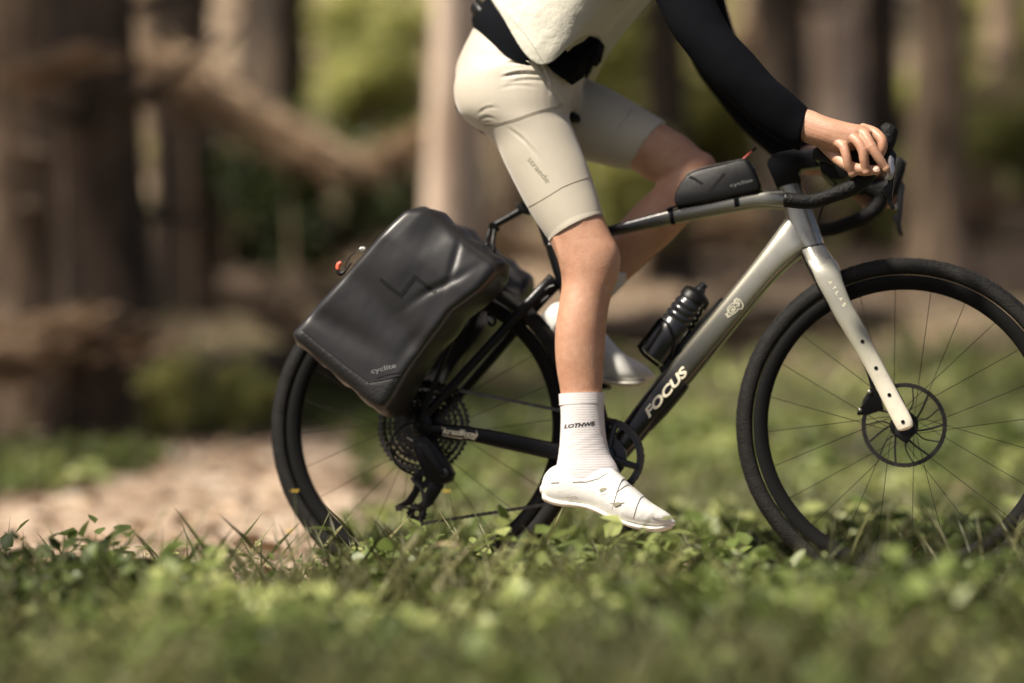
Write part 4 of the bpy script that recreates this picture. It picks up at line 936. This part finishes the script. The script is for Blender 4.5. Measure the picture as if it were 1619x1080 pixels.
mk('strap_hook', tube([P(533, 424, -.20), P(535, 431, -.20), P(540, 433, -.20), P(546, 428, -.20), P(556, 416, -.20)], [.0035, .0045, .0045, .003, .002], 10, 4), M['plastic'], prt)
mk('hook_tip', tube([P(534, 426, -.20), P(535, 419, -.20), P(539.5, 415, -.20)], [.0042, .0048, .0038], 12, 4), M['orange'], prt)
mk('strap_cord', tube([P(541, 416, -.20), P(550, 409, -.20), P(563, 400, -.20)], .0007, 6, 2), M['plastic'], prt)
mk('buckle', ball(P(573, 394, -.19), .006, sc=(1.2, .8, .8)), M['white'], prt)
# ================================================================ RIDER
rider = root('person', 'cyclist in beige shorts, pale vest, black sleeves and white shoes, riding the bicycle', 'person', P(830, 190))
M['base'] = M['blackcloth']
# ---- skin: near leg, far leg, hips and trunk core, arms, neck, head
nleg = pair([(795, 250, 905, 222, -.098, .055), (822, 300, 922, 272, -.104, .056), (850, 345, 940, 312, -.110, .055), (869.5, 383, 952, 339, -.114, .053), (880, 406, 967, 371, -.116, .052), (885.5, 425, 978.5, 393, -.117, .052),
             (888, 440, 981, 414, -.118, .050), (888, 455, 976.5, 440, -.119, .047), (885, 474, 967, 466, -.120, .047), (881, 499, 961, 494, -.121, .049), (878, 529, 957.5, 527, -.122, .050), (878, 560, 955.5, 560, -.123, .046), (881, 590, 953.5, 589, -.124, .040), (886, 620, 952, 619, -.125, .035), (889, 660, 950, 660, -.125, .031), (889, 705, 952, 702, -.125, .029), (884, 745, 962, 735, -.125, .031)], 32, 6)
foot = pair([(868, 758, 870, 785, -.125, .020), (880, 745, 885, 794, -.125, .028), (915, 745, 905, 795, -.125, .031), (960, 748, 940, 803, -.125, .036), (995, 772, 980, 820, -.127, .040), (1035, 804, 1026, 830, -.128, .036), (1052, 815, 1046, 831, -.128, .022)], 24, 5, dome=.004)
knee = join(tube([P(880, 372, -.146), P(889, 405, -.150), P(897, 445, -.142)], [.010, .009, .007], 10, 4), ball(P(918, 352, -.140), .034, sc=(.8, .8, 1.3)), tube([P(958, 455, -.130), P(945, 530, -.136), P(938, 600, -.130)], [.010, .012, .008], 10, 4), ball(P(958, 400, -.121), .034, sc=(.8, .85, 1.05)), ball(P(930, 396, -.150), .024, sc=(1.2, .6, 1.2)), ball(P(957, 447, -.122), .020, sc=(.8, .9, 1.1)), ball(P(903, 512, -.135), .036, sc=(.65, .7, 2.0)))
fthigh = pair([(862, 132, 852, 205, .080, .055), (925, 140, 905, 228, .088, .058), (1000, 177, 968, 250, .094, .048), (1050, 196, 1002, 270, .098, .054), (1085, 216, 1026, 286, .100, .053), (1114, 243, 1046, 292, .100, .050)], 28, 5)
fshin = pair([(1116, 248, 1050, 268, .100, .046), (1128, 270, 1040, 290, .100, .050), (1125, 298, 1024, 308, .100, .051), (1112, 325, 1004, 326, .102, .051), (1086, 353, 986, 346, .103, .051), (1060, 382, 966, 368, .104, .049), (1032, 406, 948, 394, .105, .044), (1000, 436, 930, 424, .106, .038), (974, 462, 909, 450, .107, .033), (945, 490, 893, 476, .108, .030), (925, 510, 880, 496, .108, .030)], 28, 5)
fkn = ball(P(1104, 262, .10), .036, sc=(1.1, 1, .9))
ffoot = pair([(866, 500, 868, 511, .108, .018), (880, 488, 884, 526, .108, .027), (905, 488, 903, 548, .108, .032), (940, 515, 930, 574, .108, .036), (985, 562, 968, 597, .110, .038), (1018, 582, 1012, 598, .110, .028)], 20, 4, dome=.004)
trunkcore = pair([(735, 150, 895, 170, 0, .135), (732, 110, 910, 140, 0, .150), (755, 50, 915, 85, 0, .140), (790, -20, 950, 40, 0, .135), (850, -90, 1000, -10, 0, .145), (930, -165, 1050, -70, 0, .155), (985, -215, 1085, -125, 0, .15), (1020, -245, 1105, -165, 0, .11)], 32, 5, dome=.02)
neck = tube([P(1050, -205, 0), P(1080, -250, 0), P(1098, -290, 0)], [.062, .058, .055], 20, 4)
head = join(pair([(1062, -300, 1150, -262, 0, .060), (1045, -345, 1172, -290, 0, .072), (1045, -385, 1182, -325, 0, .078), (1060, -420, 1175, -360, 0, .076), (1090, -445, 1160, -405, 0, .055)], 28, 5, dome=.012), ball(P(1184, -312, 0), .014, sc=(1.3, .7, 1)))
def arm(s):
    y = lambda k: k
    st = [(955, -150, 1060, -195, -.150, .055), (985, -110, 1085, -150, -.185, .056), (1018, -55, 1105, -90, -.200, .050), (1045, 0, 1122, -20, -.215, .046), (1068, 52, 1150, 42, -.228, .044), (1095, 92, 1182, 78, -.232, .045), (1130, 135, 1216, 116, -.232, .042), (1168, 172, 1246, 145, -.229, .037), (1205, 204, 1264, 164, -.225, .032), (1240, 222, 1276, 176, -.222, .028), (1262, 226, 1288, 182, -.220, .027)]
    v = pair(st, 26, 5); return v if s < 0 else mirror(v)
def hand(full=True):
    Y = -.215
    palm = pair([(1255, 214, 1274, 172, -.220, .025, 2.2), (1270, 224, 1287, 176, -.219, .029, 2.3), (1284, 229, 1302, 183, -.217, .034, 2.4), (1302, 236, 1323, 190, -.215, .039, 2.5), (1322, 243, 1346, 196, -.213, .041, 2.6), (1338, 243, 1366, 200, -.213, .040, 2.6), (1352, 238, 1382, 208, -.211, .034, 2.5)], 26, 6, dome=.006)
    F_ = []
    def fing(pts, r): F_.append(tube([P(a, b, y_) for a, b, y_ in pts], [k*.00128 for k in r], 14, 5))
    fing([(1318, 222, -.238), (1333, 232, -.250), (1338, 247, -.254), (1341, 260, -.252), (1346.5, 273, -.246)], [8.4, 7.9, 7.5, 7.0, 5.8])        # little
    fing([(1335, 212, -.232), (1354, 222, -.250), (1364, 238, -.256), (1366.5, 254, -.254), (1370, 270, -.248)], [8.8, 8.6, 8.2, 7.6, 6.0])     # ring
    fing([(1352, 208, -.222), (1366, 213, -.244), (1378, 232, -.254), (1390, 251, -.252), (1400, 265, -.247)], [9.0, 8.8, 8.2, 7.6, 6.0])        # middle
    fing([(1362, 203, -.204), (1382, 210, -.222), (1394, 222, -.232), (1395, 236, -.232), (1391, 246, -.226)], [9.0, 9.0, 8.4, 7.6, 6.0])        # index
    fing([(1290, 214, -.195), (1312, 238, -.205), (1330, 255, -.226), (1350, 266, -.238), (1368, 269, -.240), (1383, 269, -.240)], [11, 10.5, 9.6, 9.4, 9.4, 7.2])  # thumb
    tips = [ball(P(a, b, y_), r*.00128) for a, b, y_, r in ((1347, 274.5, -.246, 6.0), (1370.4, 271.5, -.248, 6.4), (1401, 266.5, -.247, 6.4), (1391, 247, -.226, 6.2), (1385, 269.5, -.240, 7.8))]
    knk = [ball(P(a, b, y_), r*.00128) for a, b, y_, r in ((1333, 231, -.248, 8.6), (1353, 221, -.246, 9.3), (1367, 213, -.241, 9.5), (1383, 211, -.221, 9.4), (1338, 247, -.254, 7.6), (1364.5, 238, -.256, 8.4), (1378, 232, -.254, 8.5))]
    tend = [tube([P(1306, 204, -.240), P(a, b, y_)], [.004, .006], 8, 4) for a, b, y_ in ((1330, 228, -.247), (1350, 216, -.248), (1362, 208, -.240))]
    knk += [ball(P(a, b, y_), .0135) for a, b, y_ in ((1320, 222, -.234), (1337, 213, -.232), (1354, 207, -.224), (1330, 226, -.236))]
    return join(palm, *F_, *tips, *knk, *tend)
hv = remesh(hand(), .0017, 3)
arms = join(arm(-1), arm(1))
wrist = pair([(1200, 198, 1258, 162, -.224, .028), (1240, 212, 1268, 170, -.222, .026), (1256, 216, 1276, 172.5, -.220, .0262), (1272, 224, 1290, 178, -.219, .029)], 24, 5)
body_v = remesh(join(nleg, foot, knee, fthigh, fshin, fkn, ffoot, trunkcore, neck, head, arms, wrist, mirror(wrist)), .0040, 14)
skin_b = join(body_v, hv, mirror(hv))
body = mk('body', skin_b, M['skin'], rider, angle=180)
hb_ = bvh(hv)
for (c, a, b2) in (((1385.5, 268), (5.5, 3.6), 8),):
    pts = [(c[0]+a[0]*math.cos(t_)*1.0, c[1]+a[1]*math.sin(t_)) for t_ in np.linspace(0, 2*math.pi, 17)[:-1]]
    decal('fingernail', [c]+pts, [(0, i+1, (i+1) % 16+1) for i in range(16)], hb_, M['nail'], body, .0006)
# ---- shorts
nsh = pair([(742, 72, 895, 84, -.060, .085, 2.2), (724, 120, 915, 100, -.075, .100, 2.2), (719.5, 150, 908, 128, -.085, .096, 2.2), (728, 180, 903, 152, -.090, .092, 2.2), (748, 200, 901, 172, -.092, .088, 2.1), (768, 212, 899, 184, -.095, .084), (786, 232, 905, 200, -.098, .078), (800, 262, 916, 228, -.102, .073), (818, 298, 928, 258, -.106, .068), (835, 330, 938.5, 290, -.110, .063), (851, 356, 946.5, 315, -.113, .059), (868.5, 381.5, 953, 337.5, -.114, .0565)], 40, 6)
crotch = pair([(760, 60, 915, 92, 0, .14), (735, 95, 918, 122, 0, .155), (724, 130, 919, 148, 0, .16), (730, 165, 913, 168, 0, .15), (760, 188, 900, 186, 0, .12)], 36, 5, dome=.01)
hipl = pair([(754, 44, 915, 96, 0, .140), (744, 66, 918, 104, 0, .152), (734, 88, 922, 114, 0, .166), (724, 118, 918, 128, 0, .168), (727, 148, 905, 150, 0, .150)], 36, 5)
fsh = pair([(842, 118, 838, 215, .080, .080), (902, 118, 882, 238, .088, .078), (950, 134, 925, 254, .094, .072), (985, 152, 955, 261, .097, .066), (1018, 172, 978, 266, .099, .062), (1053, 192.5, 1000, 268, .100, .058)], 36, 5)
shv = remesh(join(nsh, crotch, hipl, mirror(pair([(724, 120, 880, 110, -.075, .095), (728, 165, 878, 140, -.085, .09), (770, 190, 872, 165, -.08, .07)], 30, 5)), fsh), .0034, 9)
shorts = mk('cycling_shorts', shv, M['shorts'], rider, angle=180)
# folds at the hip crease: displace along y
me = shorts.data; nv_ = len(me.vertices); co = np.empty(nv_*3); me.vertices.foreach_get('co', co); co = co.reshape(-1, 3); full = co+rootbase(shorts)
def seg_fold(a, b, depth, wd):
    global co
    A, B = P(*a, -.17), P(*b, -.17); d = B-A; L = np.linalg.norm(d[[0, 2]]); d = d/L; rel = full-A
    t = rel[:, 0]*d[0]+rel[:, 2]*d[2]; s_ = rel[:, 0]*-d[2]+rel[:, 2]*d[0]
    s_ = s_-.006*np.sin(np.clip(t/L, 0, 1)*3.14)
    k = np.exp(-(s_/wd)**2)*np.clip(t/L*4, 0, 1)*np.clip((1-t/L)*4, 0, 1)*(full[:, 1] < -.03)
    k2 = np.exp(-((s_-wd*1.8)/wd)**2)*np.clip(t/L*4, 0, 1)*np.clip((1-t/L)*4, 0, 1)*(full[:, 1] < -.03)
    co[:, 1] += depth*k-depth*.5*k2
for a, b, dp in (((800, 100), (850, 108), .0045), ((792, 124), (862, 118), .0045), ((800, 134), (880, 128), .002), ((790, 142), (850, 139), .0012), ((752, 180), (790, 172), .0015), ((752, 188), (786, 190), .0015), ((840, 78), (868, 150), .004), ((860, 130), (892, 178), .004), ((800, 200), (855, 255), .0022)):
    seg_fold(a, b, dp, .0030)
me.vertices.foreach_set('co', co.ravel()); me.update()
shb = BVHTree.FromPolygons([Vector(p) for p in co+rootbase(shorts)], [tuple(p.vertices) for p in me.polygons])
for s_ in ([(762, 196), (775, 195), (792, 194), (815, 188), (840, 179), (862, 172), (890, 164.5)], [(764, 199.5), (790, 197), (815, 191), (840, 182), (862, 175), (889, 168)],
           [(834, 328), (848, 321), (870, 308), (888, 296.5), (905, 289), (934, 279)], [(868, 379), (885, 367), (905, 357), (930, 347), (951, 337)], [(975, 204), (990, 187), (999, 172)]):
    surfline('seam', s_, shb, M['seam'], shorts, r=.0007)
text_on('lettering', 'straede', (833, 253), (864, 290), 9.5, shb, M['shortprint'], shorts, label='grey green lettering straede')
hem = pair([(864, 374, 949.5, 329, -.114, .0568), (868.5, 381.5, 953, 337.5, -.114, .0575), (869, 383, 953.3, 339.5, -.114, .0570)], 40, 2)
mk('hem', hem, M['shorts'], shorts)
# ---- black under jersey and sleeves
def side(rows, n=48, dn=4):
    """rings from back and front pixel, half width, and how far the near side point is shifted (dx, dy)"""
    q = cr([list(r) for r in rows], dn); rings = []
    for bx, by, fx, fy, ry, dx, dy in q:
        ring = np.zeros((n, 3))
        for k in range(n//2+1):
            a = 2*math.pi*k/n; c = (1-math.cos(a))/2; s_ = math.sin(a); w_ = abs(s_)**5; yl = -ry*abs(s_)**.8
            p = P(bx+(fx-bx)*c+dx*w_, by+(fy-by)*c+dy*w_, yl)
            b0 = P(bx+(fx-bx)*c+dx*w_, by+(fy-by)*c+dy*w_, 0); p[0] = .6*p[0]+.4*b0[0]; p[2] = .6*p[2]+.4*b0[2]
            ring[k] = p; ring[(n-k) % n] = p*[1, -1, 1]
        rings.append(ring)
    return skinrings(rings)
jer = side([(750, 47, 900, 124, .178, 0, 22), (747, 34, 922, 100, .179, 0, 14), (752, 18, 935, 72, .174, 0, 10), (775, -5, 945, 50, .160, 0, 10), (800, -40, 960, 25, .150, 0, 0)])
mk('jersey', jer, M['blackcloth'], rider)
pk = [(860, 98), (868, 106), (873, 112), (895, 125), (913, 113), (919, 94), (926, 92), (934, 96), (942, 87), (948, 62), (930, 55), (900, 68), (880, 82)]
yk = lambda x_: float(np.interp(x_, [860, 890, 920, 948], [-.176, -.170, -.136, -.070]))
cenp = np.array(pk, float).mean(0)
def prow(k_, dy): return np.array([P(cenp[0]+(a_-cenp[0])*k_, cenp[1]+(b_-cenp[1])*k_, yk(a_))+[0, dy, 0] for a_, b_ in pk])
mk('jersey_pocket', skinrings([prow(.95, 0), prow(.99, .003), prow(1, .009), prow(1, .07)]), M['blackcloth'], rider)
mk('waist_pouch', pair([(763, 2, 748, 24, -.04, .05, 2.6), (773, 12, 757, 36, -.05, .055, 2.6), (786, 26, 774, 48, -.06, .05, 2.6)], 18, 4, dome=.004), M['plastic'], rider)
mk('pouch_clip', ball(P(757, 11, -.09), .005), M['steel'], rider)
def sleeve(s):
    st = [(935, -165, 1058, -225, -.130, .066), (955, -130, 1078, -185, -.170, .068), (990, -80, 1100, -125, -.196, .062), (1016, -40, 1113, -60, -.208, .056), (1036.6, 0, 1127, -12, -.218, .052), (1062, 52, 1153, 43, -.229, .050), (1092, 92, 1187.5, 82, -.232, .050), (1127, 135, 1222, 121, -.232, .048), (1163, 170, 1252, 147, -.229, .043), (1200.5, 204, 1268, 162, -.225, .038), (1239, 228, 1275, 169, -.222, .034), (1260, 237, 1277, 171.5, -.221, .032), (1264, 237, 1276, 173, -.221, .029)]
    v = pair(st if s < 0 else st[:-3], 32, 5)
    vv = v[0].copy(); rel = vv-vv.mean(0); k = .0022*nz(vv[:, 0]*14, vv[:, 2]*14+vv[:, 1]*20, 1.4, 2); nrm = rel.copy(); vv[:, 1] += k*np.sign(vv[:, 1]+.225); vv[:, 2] += k*.5
    return (vv, v[1]) if s < 0 else mirror((vv, v[1]))
for s_ in (-1, 1): mk('sleeve', sleeve(s_), M['blackcloth'], rider)
# ---- pale vest with a dipped hem
ves = side([(766, -6, 950, 64, .192, 2, 84), (769, -14, 956, 56, .194, 3, 66), (783, -35, 969, 42, .188, 0, 30), (810, -70, 990, 18, .178, 0, 5), (860, -120, 1030, -28, .180, 0, 0), (930, -180, 1072, -95, .185, 0, 0), (985, -225, 1098, -150, .165, 0, 0), (1018, -252, 1112, -190, .09, 0, 0)], 72, 7)
vv = ves[0]; k = np.exp(-np.clip((vv[:, 2]-vv[:, 2].min())/.25, 0, 3))
vv[:, 1] += np.sign(vv[:, 1])*(1-.7*k)*(.006*nz(vv[:, 0]*22+vv[:, 2]*16, vv[:, 2]*6, 1.0, 4)+.003*nz(vv[:, 0]*50, vv[:, 2]*40, 1, 6))
vst = mk('vest', (vv, ves[1]), M['vest'], rider, angle=180)
vb = bvh((vv, ves[1]))
for s_ in ([(798, 20), (812, 34), (830, 54), (845, 76), (862, 104)], [(862, 104), (890, 90), (918, 72), (948, 58)]):
    surfline('seam', s_, vb, M['seam'], vst, r=.0006)
# ---- socks, shoes
sk = pair([(884.5, 624.5, 955, 622, -.125, .0385), (886, 640, 954.5, 638, -.125, .0385), (887, 663, 955, 657, -.125, .0375), (885.5, 699, 958, 690, -.125, .036), (882, 727, 964.5, 717, -.125, .036), (878, 748, 976, 738, -.125, .038), (880, 770, 985, 765, -.125, .038)], 40, 8)
vv = sk[0]; vv[:, 1] += .0009*np.sin(vv[:, 2]*900)*np.clip((.36-vv[:, 2])/.1, 0, 1)
socks = mk('sock', (vv, sk[1]), M['sock'], rider, angle=180)
mk('sock_cuff', pair([(883.8, 623.5, 955.6, 621, -.125, .0393), (884.6, 641.5, 955.2, 638.5, -.125, .0391)], 40, 3), M['sock'], socks)
skb = bvh(sk)
text_on('lettering', 'LOTHWS', (892, 677.5), (941, 672.5), 6.0, skb, M['inkblack'], socks, bold=.04, shear=.3, label='small black lettering')
fsk = pair([(1000, 435, 930, 424.5, .107, .041), (975, 462, 909, 449, .107, .037), (952, 486, 890, 474, .108, .034), (935, 505, 878, 494, .108, .034)], 32, 6)
mk('sock', fsk, M['sock'], rider, angle=180)
def shoe(st, yc, near):
    # soften the outline into one shell
    v = pair(st, 36, 7, dome=.005); return v
sh_st = [(857.5, 766, 858, 781, -.125, .018, 2.3), (863, 750, 866, 791, -.125, .029, 2.4), (875, 738, 882, 797, -.125, .034, 2.5), (895, 733, 900, 800, -.125, .036, 2.5), (925, 735, 920, 801, -.126, .037, 2.5), (960, 737, 942, 806, -.128, .042, 2.5), (984, 755, 966, 818, -.130, .047, 2.6), (1004, 774, 988, 828, -.131, .050, 2.6), (1027, 793, 1014, 834, -.131, .049, 2.6), (1046, 805, 1037, 837, -.130, .042, 2.5), (1058, 813, 1053, 837, -.129, .031, 2.4), (1065, 822, 1063, 832, -.128, .017, 2.2)]
shoe_v = shoe(sh_st, -.125, True)
so_ = mk('shoe', shoe_v, M['shoe'], rider, angle=180)
shb2 = bvh(shoe_v)
mk('sole', pair([(861, 778, 862, 793, -.125, .027, 3), (880, 789, 883, 800, -.125, .034, 3), (918, 795, 920, 803, -.126, .035, 3), (945, 801, 943, 810, -.128, .041, 3), (975, 816, 972, 824, -.130, .048, 3), (1010, 828, 1008, 837, -.131, .051, 3), (1042, 832, 1041, 841, -.130, .043, 3), (1060, 829, 1060, 836, -.128, .026, 3)], 24, 6, dome=.004), M['shoesole'], so_)
q_ = cr([list(a) for a in sh_st], 7)
def band(t0, t1, label):
    seg_ = q_[t0:t1].copy(); c = (seg_[:, :2]+seg_[:, 2:4])/2
    seg_[:, :2] = c+(seg_[:, :2]-c)*1.045; seg_[:, 2:4] = c+(seg_[:, 2:4]-c)*.96; seg_[:, 5] += .0016
    mk('strap', pair(seg_.tolist(), 36, 0), M['shoe'], so_, label=label)
band(37, 44, 'upper closure strap'); band(48, 54, 'lower closure strap')
for s_ in ([(950, 783), (975, 778), (990, 767), (1000, 763)], [(895, 786), (903, 785.5), (911, 784)], [(871, 763.5), (884, 762.5)], [(965, 796), (985, 795), (998, 790)], [(905, 762), (925, 762), (945, 757), (962, 747)], [(1030, 818), (1045, 820), (1058, 820)]):
    surfline('seam', s_, shb2, M['seam'], so_, r=.0006, off=.0012)
for c in ((954, 774), (976, 797)):
    v, f = dot(c, 4.0); v = [(c[0]+(a-c[0])*1.5, c[1]+(b-c[1])*.7-(a-c[0])*.3) for a, b in v]; decal('vent', v, f, shb2, M['shortprint'], so_, .0022)
fs_st = [(857, 498, 858, 508, .108, .018, 2.3), (866, 488, 869, 523, .108, .029, 2.4), (884, 478, 886, 544, .108, .035, 2.5), (912, 482, 908, 563, .108, .037, 2.5), (938, 503, 928, 583, .109, .042, 2.5), (965, 537, 950, 600, .110, .047, 2.6), (988, 560, 975, 606, .111, .048, 2.6), (1010, 572, 1001, 608, .110, .042, 2.5), (1025, 582, 1020, 605, .110, .030, 2.4), (1033, 591, 1031, 600, .110, .016, 2.2)]
fso = mk('shoe', pair(fs_st, 32, 6, dome=.005), M['shoe'], rider, angle=180)
mk('sole', pair([(866, 519, 870, 527, .108, .03, 3), (884, 538, 886, 549, .108, .035, 3), (908, 558, 906, 568, .108, .036, 3), (928, 578, 925, 588, .109, .042, 3), (950, 596, 948, 604, .110, .047, 3), (975, 603, 974, 610, .111, .048, 3), (1001, 605, 1001, 611, .110, .042, 3), (1022, 602, 1022, 607, .110, .030, 3)], 24, 5, dome=.003), M['shoesole'], fso)
# ---- helmet, hair: outside the frame, simple but whole
mk('helmet', pair([(1030, -372, 1190, -318, 0, .082), (1030, -405, 1188, -345, 0, .090), (1045, -440, 1178, -375, 0, .090), (1075, -468, 1158, -420, 0, .070)], 32, 5, dome=.02), M['white'], rider)
mk('hair', pair([(1040, -320, 1080, -303, 0, .070), (1038, -350, 1085, -330, 0, .076), (1036, -385, 1090, -362, 0, .079)], 24, 4, dome=.01), M['bark_dark'], rider)

# ---- loose bits in the foreground, each one to be seen by itself
M['yellow'] = mat('yellow_petal', (.70, .46, .06), .5, var=.15)
M['tan'] = mat('dry_tan_leaf', (.60, .42, .27), .7, var=.15)
M['green_stem'] = mat('green_stem', (.07, .10, .03), .6)
def flower(px, py, d, r, label):
    c = W(px, py, d); base = np.array([c[0]-.01, c[1]+.01, float(hgt(c[0], c[1]))])
    rt = root('yellow_flower', label, 'flower', base, 'small yellow flowers among the herbs', lean=False)
    mk('stalk', tube([base-[0, 0, .01], (base+c)/2+[.008, 0, 0], c], [.0014, .0011, .0009], 6, 3), M['green_stem'], rt)
    for k in range(5):
        a = k*1.2566+px; d_ = np.array([math.cos(a), math.sin(a), .35]); s_ = np.array([-math.sin(a), math.cos(a), 0])
        vs = [c, c+d_*r*.5+s_*r*.34, c+d_*r+s_*r*.2+[0, 0, .001], c+d_*r*1.05, c+d_*r-s_*r*.2+[0, 0, .001], c+d_*r*.5-s_*r*.34]
        vs += [v-np.array([0, 0, .0006]) for v in vs]
        mk('petal', (np.array(vs), [(0, 1, 2, 3, 4, 5), (11, 10, 9, 8, 7, 6)]+[(i, 6+i, 6+(i+1) % 6, (i+1) % 6) for i in range(6)]), M['yellow'], rt)
flower(466, 778, 4.36, .0085, 'yellow flower in front of the bottom of the rear tyre')
flower(706, 778, 4.36, .0075, 'yellow flower in front of the rear derailleur cage')
flower(458, 841, 4.25, .0075, 'lowest yellow flower at the left below the rear tyre')
c = W(708, 861, 4.2); rt = root('dry_leaf', 'tan dry leaf lying on the herbs below the derailleur', 'leaf', c, lean=False)
vs = [c+np.array(q)*.024 for q in ((-1, 0, 0), (-.4, .35, .12), (.4, .3, .1), (1, .05, -.1), (.4, -.3, .12), (-.4, -.35, .1))]; vs += [v-np.array([0, 0, .001]) for v in vs]
mk('leaf_blade', (np.array(vs), [(0, 1, 2, 3, 4, 5), (11, 10, 9, 8, 7, 6)]+[(i, 6+i, 6+(i+1) % 6, (i+1) % 6) for i in range(6)]), M['tan'], rt)
